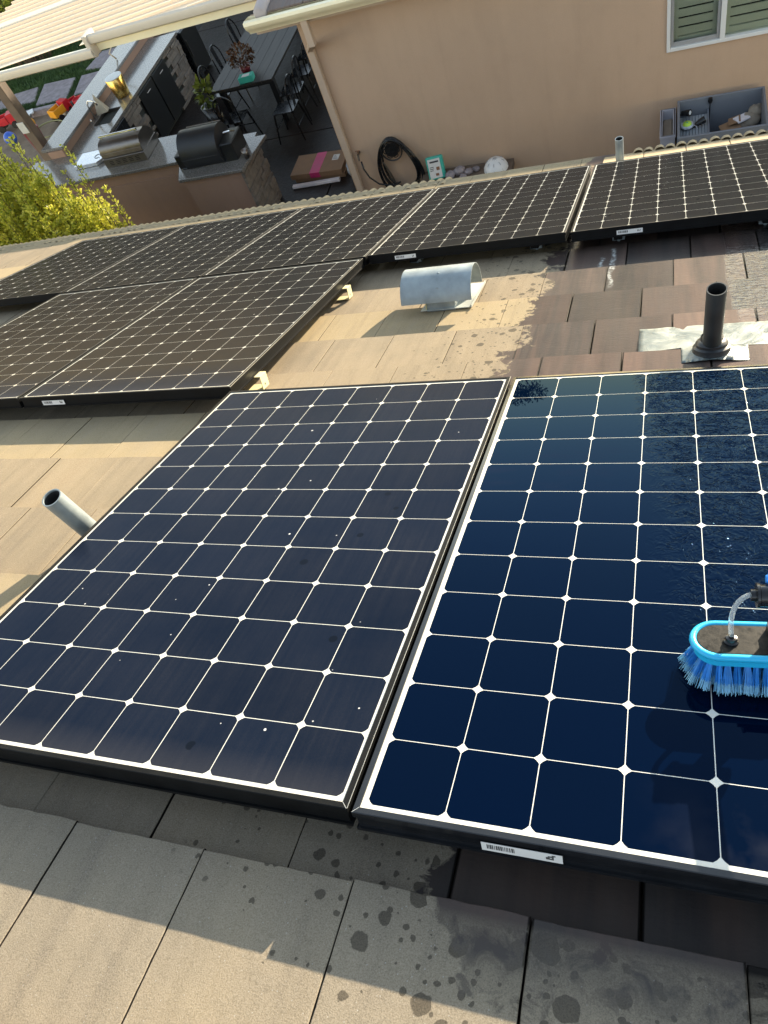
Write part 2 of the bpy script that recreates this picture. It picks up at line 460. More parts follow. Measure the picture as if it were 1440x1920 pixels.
def cell_material(name, dusty, film):
    t = NT(name)
    rp = t.roofpos()
    u, v = t.sep(rp)[0], t.sep(rp)[1]
    rnd = t.rand()
    shade = t.maprange(rnd, 0, 1, 0.9, 1.1)
    base = t.mix(1.0, (0.0002, 0.0024, 0.0120) if not dusty else (0.0030, 0.0075, 0.0190), t.mix(0.0, (1, 1, 1), (1, 1, 1)), 'MULTIPLY')
    base = t.mix(t.maprange(rnd, 0, 1, 0.0, 0.35), base, (0.001, 0.003, 0.008))
    if dusty:
        dn = t.noise(rp, 700, 2, 0.8)
        dl = t.noise(rp, 4.0, 5, 0.6)
        st = t.noise(t.mapping(rp, scale=(90, 2.5, 1)), 1.0, 4, 0.6)
        dust = t.math('MULTIPLY', t.maprange(dl, 0.25, 0.75, 0.007, 0.026), t.maprange(dn, 0.3, 0.7, 0.35, 1.5))
        dust = t.math('MULTIPLY', dust, t.maprange(st, 0.3, 0.7, 0.7, 1.4))
        for e0 in (-1.524, 0.072, 1.667):
            bank = t.math('MULTIPLY', t.maprange(t.math('ADD', v, t.math('MULTIPLY', dl, 0.05)), e0 + 0.085, e0 + 0.02), t.math('GREATER_THAN', v, e0 - 0.01))
            dust = t.math('ADD', dust, t.math('MULTIPLY', bank, 0.045))
        base = t.mix(dust, base, (0.30, 0.28, 0.26))
        upper = t.maprange(v, 0.05, 0.30)                                     # the rows farther down the roof are dirtier
        base = t.mix(t.math('MULTIPLY', upper, 0.85), base, (0.0200, 0.0200, 0.0200))
        # bright flecks of grit and dark dried drops
        sp = t.n.new("ShaderNodeTexVoronoi"); sp.inputs['Scale'].default_value = 24; t.l.new(rp, sp.inputs['Vector'])
        cc = t.sep(sp.outputs['Color'])
        fr = t.math('MULTIPLY', t.math('GREATER_THAN', cc[1], 0.60), t.math('MULTIPLY', cc[0], 0.10))
        fleck = t.maprange(t.math('SUBTRACT', fr, sp.outputs['Distance']), 0.0, 0.02)
        base = t.mix(t.math('MULTIPLY', fleck, 0.75), base, (0.60, 0.60, 0.60))
        sp2 = t.n.new("ShaderNodeTexVoronoi"); sp2.inputs['Scale'].default_value = 17; t.l.new(rp, sp2.inputs['Vector'])
        c2 = t.sep(sp2.outputs['Color'])
        zone = t.maprange(t.math('ADD', u, t.math('MULTIPLY', t.noise(rp, 2.0, 2), 0.4)), 0.75, 1.35)
        fr2 = t.math('MULTIPLY', t.math('GREATER_THAN', t.math('ADD', c2[1], t.math('MULTIPLY', zone, 0.35)), 0.92), t.math('MULTIPLY', c2[0], 0.22))
        wetd = t.maprange(t.math('SUBTRACT', fr2, sp2.outputs['Distance']), 0.0, 0.02)
        base = t.mix(t.math('MULTIPLY', wetd, 0.85), base, (0.004, 0.006, 0.010))
        rough = t.maprange(dl, 0.25, 0.75, 0.12, 0.22)
        t.set(base=base, rough=0.8, spec=0.0)
        t.ar_glass(1.22, t.mix(upper, (0.17, 0.20, 0.29), (0.19, 0.19, 0.19)), rough, t.bump(dn, 0.25, 0.0004))
    else:
        sm = t.maprange(t.math('MULTIPLY', t.maprange(t.noise(rp, 9, 4), 0.45, 0.7), t.math('MULTIPLY', t.maprange(v, -1.38, -1.50), t.maprange(u, 1.45, 1.75))), 0, 1, 0.0, 0.05)
        base = t.mix(sm, base, (0.45, 0.48, 0.55))
        # running water: a rippled film to the right of u = 1.5
        e = t.math('ADD', u, t.math('MULTIPLY', t.math('SUBTRACT', t.noise(rp, 7, 4), 0.5), 0.10))
        lim = t.maprange(v, -1.1, 0.0, 1.50, 1.41)
        film = t.math('MULTIPLY', t.maprange(t.math('SUBTRACT', e, lim), -0.02, 0.07), t.maprange(v, -1.20, -1.08))
        wv = t.vadd(t.mapping(rp, scale=(1.0, 0.75, 1)), t.n_col(rp, 22), 0.035)
        ra = t.noise(wv, 30, 1.5, 0.5, 2.2)
        rb = t.noise(wv, 13, 2, 0.5, 0.8)
        rid = t.math('ABSOLUTE', t.math('SUBTRACT', ra, 0.5))
        hgt = t.math('ADD', t.math('MULTIPLY', rid, 1.6), t.math('MULTIPLY', rb, 1.2))
        t.set(base=base, rough=0.8, spec=0.0)
        t.ar_glass(1.26, (0.150, 0.285, 0.50), t.maprange(film, 0.0, 1.0, 0.012, 0.022), t.bump(hgt, t.math('MULTIPLY', film, 1.0), 0.0024))
    return t.m


M_CELL_D = cell_material("dusty solar cell", True, False)
M_CELL_W = cell_material("rinsed solar cell", False, True)
M_BACK_D = plain("dusty backsheet", (0.50, 0.50, 0.46), 0.45, var=0.06, scale=20, coat=0.3)
M_BACK_W = plain("white backsheet", (0.58, 0.58, 0.53), 0.30, var=0.03, scale=20, coat=0.6)
M_FRAME = plain("black anodised frame", (0.005, 0.0055, 0.006), 0.5, metal=0.0, var=0.25, scale=25, bump=0.1, bscale=300, spec=0.12)
M_FRAME_W = plain("wet black frame", (0.010, 0.011, 0.013), 0.14, metal=0.0, var=0.2, scale=25)
M_EDGE = plain("worn aluminium edge", (0.60, 0.58, 0.52), 0.35, metal=0.8)
M_RAIL = plain("raw aluminium strut", (0.70, 0.66, 0.40), 0.45, metal=0.25, var=0.1)
M_GALV = plain("galvanised steel", (0.27, 0.31, 0.32), 0.50, metal=0.35, var=0.22, scale=14, bump=0.15, bscale=90, bdist=0.001)
M_HOLE = plain("pipe bore", (0.012, 0.012, 0.012), 0.9)
M_PIPEB = plain("black plastic pipe", (0.030, 0.036, 0.038), 0.5, var=0.3, bump=0.1, bscale=100)
M_RUBBER = plain("rubber boot", (0.028, 0.031, 0.034), 0.40, var=0.25)
M_LEAD = None
t = NT("weathered lead")
n1 = t.noise(t.obj(), 9, 6, 0.65, 0.6); n2 = t.noise(t.obj(), 40, 4)
t.set(base=t.mix(t.maprange(n2, 0.55, 0.75, 0, 0.6), t.ramp(n1, [(0.3, (0.06, 0.08, 0.085)), (0.45, (0.13, 0.16, 0.16)), (0.6, (0.24, 0.26, 0.24)), (0.75, (0.11, 0.15, 0.16))]), (0.16, 0.17, 0.16)),
      rough=t.maprange(n1, 0.3, 0.7, 0.25, 0.6), metal=0.15, normal=t.bump(n1, 0.5, 0.01))
M_LEAD = t.m


def stucco(name, base):
    t = NT(name)
    g = t.noise(t.pos(), 90, 4, 0.7); lo = t.noise(t.mapping(t.pos(), scale=(1, 1, 0.35)), 1.3, 5, 0.6)
    c = t.mix(t.maprange(lo, 0.3, 0.7), tuple(x * 0.93 for x in base), tuple(x * 1.07 for x in base))
    c = t.mix(t.maprange(t.noise(t.pos(), 6, 3), 0.5, 0.8, 0, 0.12), c, tuple(x * 0.7 for x in base))
    run = t.noise(t.mapping(t.pos(), scale=(9, 9, 0.5)), 1.0, 5, 0.6)
    c = t.mix(t.math('MULTIPLY', t.maprange(run, 0.52, 0.75, 0, 0.22), t.maprange(t.sep(t.pos())[2], 0.2, 1.6, 1.0, 0.35)), c, tuple(x * 0.55 for x in base))
    c = t.mix(t.maprange(t.sep(t.pos())[2], 0.1, 0.9, 0.35, 0.0), c, tuple(x * 0.6 for x in base))
    c = t.mix(t.maprange(g, 0.35, 0.65, 0.14, 0.0), c, tuple(x * 0.6 for x in base))
    t.set(base=c, rough=0.93, spec=0.2, normal=t.bump(g, 0.35, 0.004))
    return t.m


M_STUC = stucco("tan stucco", (0.56, 0.395, 0.275))
M_STUC2 = stucco("brown stucco", (0.34, 0.225, 0.17))
M_TRIM = plain("cream painted metal", (0.95, 0.86, 0.60), 0.35, var=0.03, coat=0.2)
M_DOWN = plain("tan painted metal", (0.52, 0.40, 0.30), 0.5, var=0.04)
M_WHITE = plain("white vinyl", (0.75, 0.75, 0.73), 0.4, var=0.03)
M_SASH = plain("grey sash", (0.34, 0.34, 0.34), 0.45, var=0.04)
M_SHUT = plain("shutter louvre", (0.74, 0.76, 0.72), 0.5, var=0.03)
M_DARK = plain("dark room", (0.03, 0.035, 0.032), 0.9)
M_AWN = plain("cream awning sheet", (0.88, 0.68, 0.46), 0.42, var=0.04, scale=2.0)
M_AWNW = plain("white awning gutter", (0.62, 0.55, 0.45), 0.38, var=0.05, scale=3.0)
M_WOOD = plain("weathered post", (0.13, 0.095, 0.068), 0.75, var=0.2, bump=0.3, bscale=30)
M_DWOOD = None
t = NT("dark table wood")
w1 = t.noise(t.mapping(t.obj(), scale=(40, 2, 2)), 1.0, 5)
t.set(base=t.ramp(w1, [(0.3, (0.014, 0.012, 0.011)), (0.7, (0.038, 0.033, 0.030))]), spec=0.3, rough=0.5, normal=t.bump(w1, 0.3, 0.002))
M_DWOOD = t.m
M_BLK = plain("black powder coat", (0.010, 0.011, 0.012), 0.42, var=0.2)
M_BLKG = plain("black appliance", (0.012, 0.013, 0.015), 0.25, var=0.2)
M_SMOK = plain("smoker paint", (0.018, 0.020, 0.024), 0.48, var=0.2, scale=5)
M_STEEL = plain("stainless steel", (0.22, 0.20, 0.185), 0.38, metal=1.0, var=0.08)
M_CHROME = plain("chrome", (0.75, 0.75, 0.75), 0.12, metal=1.0, var=0.03)
M_BRASS = plain("brass", (0.72, 0.50, 0.16), 0.25, metal=1.0, var=0.08)

t = NT("granite")
g1 = t.noise(t.obj(), 60, 5, 0.8); g2 = t.voronoi(t.obj(), 120)
t.set(base=t.mix(t.maprange(g2, 0.1, 0.25, 0.5, 0), t.ramp(g1, [(0.30, (0.04, 0.037, 0.034)), (0.48, (0.13, 0.12, 0.11)), (0.60, (0.25, 0.235, 0.215)), (0.75, (0.15, 0.135, 0.12))]), (0.10, 0.09, 0.085)),
      rough=0.20, coat=0.35, coatr=0.06)
M_GRAN = t.m
t = NT("stacked stone")
g1 = t.noise(t.obj(), 14, 5, 0.6)
rn = t.rand()
t.set(base=t.mix(0.5, t.ramp(rn, [(0.0, (0.10, 0.085, 0.075)), (0.35, (0.20, 0.165, 0.135)), (0.7, (0.14, 0.125, 0.115)), (1.0, (0.26, 0.215, 0.17))]),
                 t.ramp(g1, [(0.3, (0.09, 0.08, 0.07)), (0.7, (0.26, 0.22, 0.18))])), rough=0.85, normal=t.bump(g1, 0.8, 0.01))
M_STONE = t.m
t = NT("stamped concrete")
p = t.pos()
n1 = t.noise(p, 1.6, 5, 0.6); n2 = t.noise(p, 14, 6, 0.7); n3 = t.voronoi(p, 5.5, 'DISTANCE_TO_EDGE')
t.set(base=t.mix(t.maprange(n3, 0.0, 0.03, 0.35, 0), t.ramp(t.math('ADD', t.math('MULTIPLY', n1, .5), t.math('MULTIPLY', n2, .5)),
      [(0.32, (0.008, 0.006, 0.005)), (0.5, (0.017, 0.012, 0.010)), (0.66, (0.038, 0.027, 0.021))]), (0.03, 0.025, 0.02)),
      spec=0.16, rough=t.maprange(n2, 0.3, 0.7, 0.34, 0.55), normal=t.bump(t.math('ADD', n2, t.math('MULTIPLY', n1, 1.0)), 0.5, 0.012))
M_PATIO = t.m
t = NT("flagstone")
n2 = t.noise(t.pos(), 8, 6, 0.7)
t.set(base=t.ramp(n2, [(0.3, (0.17, 0.145, 0.15)), (0.7, (0.33, 0.29, 0.30))]), rough=0.8, normal=t.bump(n2, 0.4, 0.01))
M_FLAG = t.m
t = NT("dry earth")
n2 = t.noise(t.pos(), 3, 8, 0.7)
t.set(base=t.ramp(n2, [(0.3, (0.12, 0.09, 0.06)), (0.7, (0.24, 0.18, 0.12))]), rough=0.95, normal=t.bump(n2, 0.5, 0.02))
M_EARTH = t.m
t = NT("lawn soil")
n2 = t.noise(t.pos(), 5, 6, 0.7)
t.set(base=t.ramp(n2, [(0.3, (0.015, 0.030, 0.010)), (0.7, (0.035, 0.060, 0.018))]), rough=0.95)
M_LAWN = t.m
t = NT("grass blade")
n2 = t.noise(t.pos(), 3, 4)
t.set(base=t.ramp(n2, [(0.3, (0.022, 0.060, 0.012)), (0.7, (0.060, 0.115, 0.022))]), rough=0.6)
M_GRASS = t.m


def leaf_mat(name, c1, c2, c3, tr=0.5):
    t = NT(name)
    r = t.n.new("ShaderNodeNewGeometry").outputs['Random Per Island']
    c = t.ramp(r, [(0.0, c1), (0.5, c2), (1.0, c3)])
    t.set(base=c, rough=0.42, spec=0.4)
    tl = t.n.new("ShaderNodeBsdfTranslucent"); t.put(tl.inputs[0], c)
    ms = t.n.new("ShaderNodeMixShader"); ms.inputs[0].default_value = tr
    t.l.new(t.p.outputs[0], ms.inputs[1]); t.l.new(tl.outputs[0], ms.inputs[2]); t.l.new(ms.outputs[0], t.out.inputs[0])
    return t.m


M_GOLD = leaf_mat("golden leaf", (0.22, 0.27, 0.03), (0.56, 0.55, 0.065), (0.82, 0.78, 0.15), 0.5)
M_GREEN = leaf_mat("green leaf", (0.035, 0.06, 0.018), (0.05, 0.085, 0.022), (0.08, 0.11, 0.03), 0.35)
M_AUT = leaf_mat("autumn leaf", (0.09, 0.035, 0.02), (0.12, 0.06, 0.03), (0.06, 0.04, 0.025), 0.2)
M_BARK = plain("bark", (0.09, 0.065, 0.045), 0.9, bump=0.5, bscale=20)
M_PLASTG = plain("grey resin", (0.17, 0.185, 0.215), 0.5, var=0.06, scale=3)
M_PLASTL = plain("pale resin", (0.47, 0.47, 0.52), 0.5, var=0.05)
M_KRAFT = plain("cardboard", (0.26, 0.155, 0.085), 0.8, var=0.1)
M_PINK = plain("pink tape", (0.55, 0.03, 0.15), 0.5)
M_FOAM = plain("white foam", (0.78, 0.74, 0.76), 0.7)
M_PAPER = plain("paper label", (0.70, 0.69, 0.66), 0.6, var=0.04)
M_INK = plain("black print", (0.05, 0.05, 0.05), 0.6)
M_TEAL = plain("teal print", (0.05, 0.42, 0.33), 0.45, var=0.1)
M_BROWNP = plain("brown print", (0.25, 0.12, 0.06), 0.6)
M_RED = plain("red toy plastic", (0.50, 0.02, 0.03), 0.35, var=0.1)
M_YEL = plain("yellow toy plastic", (0.75, 0.33, 0.02), 0.35, var=0.1)
M_BLUE = plain("blue toy plastic", (0.03, 0.10, 0.45), 0.35, var=0.1)
M_LIME = plain("lime plastic", (0.55, 0.80, 0.08), 0.35, var=0.05)
M_CLAY = plain("maroon glaze", (0.17, 0.02, 0.03), 0.35, var=0.15)
M_TAN = plain("tan cloth", (0.33, 0.28, 0.22), 0.9, var=0.15)
M_BRUSHB = plain("blue bristle", (0.035, 0.28, 0.72), 0.45, var=0.25, scale=60)
M_BRUSHT = plain("blue bristle tip", (0.30, 0.62, 0.85), 0.5, var=0.25, scale=60)
M_RIM = plain("bright blue rubber rim", (0.02, 0.42, 0.72), 0.35, var=0.06)
M_KNOB = plain("blue knob", (0.03, 0.25, 0.75), 0.3)
t = NT("wet dark brush plate")
n1 = t.noise(t.obj(), 60, 6, 0.7)
t.set(base=t.ramp(n1, [(0.35, (0.006, 0.006, 0.006)), (0.65, (0.028, 0.027, 0.025))]), spec=0.10, rough=t.maprange(n1, 0.3, 0.7, 0.3, 0.6), normal=t.bump(n1, 0.5, 0.001))
M_PLATE = t.m
t = NT("clear hose")
t.set(base=(0.75, 0.80, 0.82), rough=0.12, trans=0.75, ior=1.2)
M_CLEAR = t.m
t = NT("window glass")
tb = t.n.new("ShaderNodeBsdfTransparent"); tb.inputs[0].default_value = (0.90, 0.93, 0.88, 1)
gb = t.n.new("ShaderNodeBsdfGlossy"); gb.inputs['Roughness'].default_value = 0.02
fr = t.n.new("ShaderNodeFresnel"); fr.inputs[0].default_value = 1.5
ms = t.n.new("ShaderNodeMixShader")
t.l.new(fr.outputs[0], ms.inputs[0]); t.l.new(tb.outputs[0], ms.inputs[1]); t.l.new(gb.outputs[0], ms.inputs[2]); t.l.new(ms.outputs[0], t.out.inputs[0])
M_GLASS = t.m
t = NT("clear bag")
t.set(base=(0.55, 0.60, 0.66), rough=0.25, normal=t.bump(t.noise(t.obj(), 14, 5), 0.9, 0.03))
M_BAG = t.m

# ------------------------------------------------------------------ ground
g = MB(); g.add([(-600, -600, -0.06), (600, -600, -0.06), (600, 600, -0.06), (-600, 600, -0.06)], [(0, 1, 2, 3)])
tag(g.build("ground", M_EARTH), kind='structure')
pat = thing("patio", None, None)
tag(pat, kind='structure')
xs = [-8.85, -7.80, -3.05, 1.7, 6.4]; ys = [2.4, 4.3, 9.03, 13.78, 18.4]
for i in range(len(xs) - 1):
    for j in range(len(ys) - 1):
        if i == 0 and j == 3: continue
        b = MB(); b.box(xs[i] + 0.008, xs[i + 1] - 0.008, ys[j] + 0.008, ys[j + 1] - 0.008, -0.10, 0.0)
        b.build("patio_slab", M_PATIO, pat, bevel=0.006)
b = MB(); b.box(xs[0], xs[-1], ys[0], ys[-1], -0.12, -0.025)
b.build("slab_joint", M_HOLE, pat)

# lawn beyond the stone kerb, with flagstones let into it
b = MB(); b.add([(-24, 11.85, -0.02), (-8.9, 11.85, -0.02), (-8.9, 19.5, -0.02), (-24, 19.5, -0.02)], [(0, 1, 2, 3)])
tag(b.build("lawn", M_LAWN), kind='structure')
flags = [[(-12.75, 12.92), (-11.72, 13.02), (-11.45, 12.36), (-12.6, 12.38)],
         [(-11.58, 13.08), (-10.66, 13.04), (-10.46, 12.16), (-11.30, 12.14)],
         [(-10.50, 13.04), (-9.72, 13.06), (-9.55, 12.22), (-10.28, 12.2)],
         [(-10.52, 13.28), (-9.70, 13.14), (-9.60, 14.05), (-10.42, 14.02)],
         [(-9.40, 13.1), (-8.95, 13.1), (-8.95, 14.1), (-9.4, 14.0)]]
path = thing("stepping_stone_path", None, None); tag(path, kind='structure')
for f in flags:
    b = MB(); b.prism(f[::-1], -0.03, 0.028)
    b.build("stepping_stone", M_FLAG, path, bevel=0.012)


def inside(x, y, poly):
    c = False; n = len(poly)
    for i in range(n):
        x1, y1 = poly[i]; x2, y2 = poly[i - 1]
        if (y1 > y) != (y2 > y) and x < (x2 - x1) * (y - y1) / (y2 - y1) + x1: c = not c
    return c


NB = 60000
bx = rng.uniform(-15.5, -8.95, NB); by = rng.uniform(11.95, 16.0, NB)
keep = np.array([not any(inside(x, y, f) for f in flags) for x, y in zip(bx, by)])
bx = bx[keep]; by = by[keep]; n = len(bx)
an = rng.uniform(0, 6.283, n); h = rng.uniform(0.03, 0.065, n); w = rng.uniform(0.006, 0.012, n)
lx = rng.normal(0, 0.022, n); ly = rng.normal(0, 0.022, n)
V = np.zeros((n, 3, 3))
V[:, 0] = np.c_[bx - w * np.cos(an), by - w * np.sin(an), np.full(n, -0.02)]
V[:, 1] = np.c_[bx + w * np.cos(an), by + w * np.sin(an), np.full(n, -0.02)]
V[:, 2] = np.c_[bx + lx, by + ly, h]
me = bpy.data.meshes.new("grass")
me.vertices.add(n * 3); me.vertices.foreach_set('co', V.ravel())
me.loops.add(n * 3); me.loops.foreach_set('vertex_index', np.arange(n * 3))
me.polygons.add(n); me.polygons.foreach_set('loop_start', np.arange(n) * 3); me.polygons.foreach_set('loop_total', np.full(n, 3))
me.update(); me.validate(); me.materials.append(M_GRASS)
o = bpy.data.objects.new("grass", me); col.objects.link(o)
tag(o, 'short green grass growing around the flagstones', 'grass', kind='stuff')

b = MB(); b.box(-13.0, -9.0, 11.74, 11.85, -0.05, 0.10)
tag(b.build("kerb", M_FLAG, bevel=0.01), kind='structure')
b = MB(); b.add([(-13, 8.6, -0.03), (-8.85, 8.6, -0.03), (-8.85, 11.74, -0.03), (-13, 11.74, -0.03)], [(0, 1, 2, 3)])
tag(b.build("planting_bed", M_EARTH), kind='structure')
# gravel in the bed
b = MB()
ico_v = [(0, 0, 1), (0.9, 0, 0.3), (0.2, 0.85, 0.3), (-0.75, 0.5, 0.3), (-0.75, -0.5, 0.3), (0.2, -0.85, 0.3), (0, 0, -0.4)]
ico_f = [(0, 1, 2), (0, 2, 3), (0, 3, 4), (0, 4, 5), (0, 5, 1), (6, 2, 1), (6, 3, 2), (6, 4, 3), (6, 5, 4), (6, 1, 5)]
for _ in range(1100):
    x = random.uniform(-9.75, -8.9); y = random.uniform(9.0, 11.55); s = random.uniform(0.02, 0.055)
    e = Euler((random.uniform(-.5, .5), random.uniform(-.5, .5), random.uniform(0, 6.3))).to_matrix()
    b.add([e @ (Vector(p) * s) + Vector((x, y, 0.0)) for p in ico_v], ico_f)
t = NT("gravel")
t.set(base=t.ramp(t.n.new("ShaderNodeNewGeometry").outputs['Random Per Island'], [(0, (0.05, 0.04, 0.05)), (0.4, (0.22, 0.17, 0.17)), (0.8, (0.48, 0.44, 0.44)), (1, (0.75, 0.72, 0.70))]), rough=0.8)
M_GRAV = t.m
tag(b.build("gravel", M_GRAV), 'mixed pale and dark gravel in the bed beside the bar counter', 'gravel', kind='stuff')

# ------------------------------------------------------------------ our roof
COURSE = 0.3275; V0 = 1.372; TW = 0.2795; GAPW = 0.0022
ZB = -0.100; THK = 0.024
house = thing("tiled_house", "flat concrete tile roof carrying the solar panels, sloping away to the eave", "house", matrix=ROOF)
cs_v = [-1.599, -0.928, -0.60, -0.279, 0.045, 0.395, 0.721, 1.036, 1.374]
edges_v = [-2.60, -2.265, -1.932, -1.599, -1.266, -0.932, -0.604, -0.280, 0.052, 0.390, 0.718, 1.040, 1.374, 1.708, 2.04, 2.375, 2.71, 3.04, 3.37, 3.70, 4.03]
uoff = {-2.265: 1.60, -1.932: 1.46, -1.599: 1.6015, -1.266: 1.47, -0.932: 1.60, -0.604: 1.46, -0.280: 1.60, 0.052: 1.50, 0.390: 1.357, 0.718: 1.52, 1.040: 1.403, 1.374: 1.526}


def tile_mesh(L, jit, endj):
    # one slab: butt end at +v (far), head slides under the nearer course; origin at far butt top, x to the right
    m = MB()
    w = TW - GAPW
    nx, ny = 1, 1
    drop = THK + 0.002
    tot = L + 0.07
    zf = 0.0; zn = -drop * tot / L
    c = 0.0014
    # cross-section across u with small chamfer, extruded along v
    sec = [(0, -THK), (0, -c), (c, 0), (w - c, 0), (w, -c), (w, -THK)]
    vs = []
    for (yy, zz) in ((0.0, zf), (-tot, zn)):
        for k, (x, z) in enumerate(sec):
            e = 0.0
            if yy == 0.0: e = jit + endj * (x / w - 0.5)
            vs.append((x, yy + e, zz + z))
    # chamfered far arris
    vs2 = [(x, yy - (c if z > -0.004 else 0), z) for (x, yy, z) in vs[:6]] + vs[6:]
    base = [(x, y, z) for (x, y, z) in vs[:6]]
    low = [(base[0][0], base[0][1], -THK), (base[1][0], base[1][1], -c), (base[2][0], base[2][1] - c, 0), (base[3][0], base[3][1] - c, 0), (base[4][0], base[4][1], -c), (base[5][0], base[5][1], -THK)]
    vs = low + vs[6:]
    fs = [(0, 6, 7, 1), (1, 7, 8, 2), (2, 8, 9, 3), (3, 9, 10, 4), (4, 10, 11, 5), (5, 11, 6, 0), (0, 1, 4, 5), (1, 2, 3, 4), (11, 10, 9, 8, 7, 6)]
    m.add(vs, fs)
    if endj != 0 and L == NEAR_L[0]:
        return rough_tile(w, tot, L, drop, jit)
    return m


NEAR_L = [None]


def rough_tile(w, tot, L, drop, jit):
    """near tiles: the arrises wander and chip a little"""
    m = MB(); ns = 18; nu = 12
    wob = lambda a: random.gauss(0, .00035) + (-0.0022 * random.random() if random.random() < .07 else 0) + a
    rows = []
    for j in range(ns + 1):
        y = -tot * j / ns; z0 = -drop * j * tot / ns / L
        l_ = max(0.0, wob(0.0002)) * 1.0; r_ = w - abs(wob(0.0))
        row = [(l_ + 0.0006, y, z0 - THK), (l_, y, z0 - 0.0014)]
        for i in range(nu + 1):
            f = i / nu
            x = l_ + 0.0015 + (r_ - l_ - 0.003) * f
            yy = y
            if j == 0: yy = wob(jit) - 0.0016
            row.append((x, yy, z0 + random.gauss(0, .00012)))
        row += [(r_, y, z0 - 0.0014), (r_ - 0.0006, y, z0 - THK)]
        rows.append(row)
    n = len(rows[0])
    vs = [p for rr in rows for p in rr]
    fs = [(j * n + i, (j + 1) * n + i, (j + 1) * n + i + 1, j * n + i + 1) for j in range(ns) for i in range(n - 1)]
    top = [p for p in rows[0]]
    butt = [(p[0], p[1] + (0.0016 if 2 <= i <= n - 3 else jit), -0.0016 if 1 <= i <= n - 2 else -THK) for i, p in enumerate(top)]
    low_ = [(p[0], p[1], -THK) for p in butt]
    o = len(vs); vs += butt; o2 = len(vs); vs += low_
    fs += [(i, i + 1, o + i + 1, o + i) for i in range(n - 1)] + [(o + i, o + i + 1, o2 + i + 1, o2 + i) for i in range(n - 1)]
    m.add(vs, fs)
    return m


tile_variants = {}
singles = []; merged = MB()
PANELS = {}
PC = 0.127
panel_spec = [  # (u, v of the top-left cell corner), dusty?
    ("A", 0.0, 0.0), ("B", 1.060, -0.004), ("C", -1.066, 1.596), ("D", -2.127, 1.597), ("E", -1.062, 3.190), ("F", 0.0, 3.192), ("G", 1.0715, 3.181), ("H", -2.123, 3.190), ("I", -3.184, 3.190), ("J", 2.120, -0.004), ("K", 2.132, 3.181)]


def covered(u0, u1, v0, v1):
    # wholly hidden below a panel as the camera sees it (the panel's shade line shifts away from the camera)
    for _, pu, pv in panel_spec:
        a0, a1 = pu - 0.02, pu + 1.036; b0, b1 = pv - 1.545, pv + 0.02
        sh = lambda u: (u - 1.4848) * 0.11
        if a0 + sh(a0) < u0 and u1 < a1 + sh(a1) and b0 + 0.25 + (b0 + 2.1) * 0.08 < v0 and v1 < b1 + 0.20 + (b1 + 2.1) * 0.03: return True
    return False


ucorr = {}
for k, ve in enumerate(edges_v):
    if k == 0: continue
    L = ve - edges_v[k - 1]
    base = uoff.get(ve, 1.60 if k % 2 else 1.46)
    i0 = int(math.floor((-6.4 - base) / TW)); i1 = int(math.ceil(((3.6 if ve < 4.0 else 1.05) - base) / TW))
    for i in range(i0, i1):
        u = base + i * TW + random.uniform(-0.0012, 0.0012)
        jit = random.uniform(-0.004, 0.003); ej = random.uniform(-0.003, 0.003)
        M = Matrix.Translation((u, ve, ZB + random.uniform(-0.0012, 0.0012))) @ Matrix.Rotation(random.uniform(-0.004, 0.004), 4, 'Y') @ Matrix.Rotation(random.uniform(-0.003, 0.003), 4, 'Z')
        cx, cv = u + TW / 2, ve - L / 2
        # visible from the camera?
        pr = cm.inverted() @ (ROOF @ Vector((cx, cv, ZB)))
        vis = pr.z < 0 and abs(pr.x / -pr.z) < 0.545 * 1 + 0.15 and abs(pr.y / -pr.z) < 0.86 and not covered(u, u + TW, ve - L, ve)
        if vis: singles.append((-pr.z, L, jit, ej, M))
        else: merged.add([M @ Vector(p) for p in tile_mesh(L, jit, ej).v], tile_mesh(L, jit, ej).f)
singles.sort(key=lambda q: q[0])
for d, L, jit, ej, M in singles[:296]:
    near_ = M.translation.y < -0.9
    key = (round(L, 3), random.randrange(6 if near_ else 3), near_)
    NEAR_L[0] = L if near_ else None
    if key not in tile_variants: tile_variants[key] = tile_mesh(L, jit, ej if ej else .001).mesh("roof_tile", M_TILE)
    NEAR_L[0] = None
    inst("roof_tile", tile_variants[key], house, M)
for d, L, jit, ej, M in singles[296:]:
    tm = tile_mesh(L, jit, ej); merged.add([M @ Vector(p) for p in tm.v], tm.f)
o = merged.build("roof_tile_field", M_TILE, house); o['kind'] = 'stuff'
print("single tiles", len(singles))

# ribbed eave tiles: the scalloped lip beyond the last course
M_EAVE = plain("ochre eave tile", (0.36, 0.27, 0.15), 0.9, var=0.25, scale=30, bump=0.5, bscale=120)
M_EAVEG = plain("grey eave tile", (0.13, 0.115, 0.09), 0.9, var=0.25, scale=30, bump=0.5, bscale=120)
PB = 0.0735


def lobe(r, L):
    m = MB(); n = 8; vs = []
    for y, sc in ((-L, 1.0), (-0.012, 1.0), (0.0, 0.82)):
        for k in range(n + 1):
            a = math.pi * k / n
            vs.append((-math.cos(a) * r * sc, y, math.sin(a) * r * 0.95 * sc - 0.02))
    fs = []
    for j in range(2):
        for k in range(n): fs.append((j * (n + 1) + k, j * (n + 1) + k + 1, (j + 1) * (n + 1) + k + 1, (j + 1) * (n + 1) + k))
    fs.append(tuple(range(2 * (n + 1), 3 * (n + 1)))[::-1])
    return m.add(vs, fs)


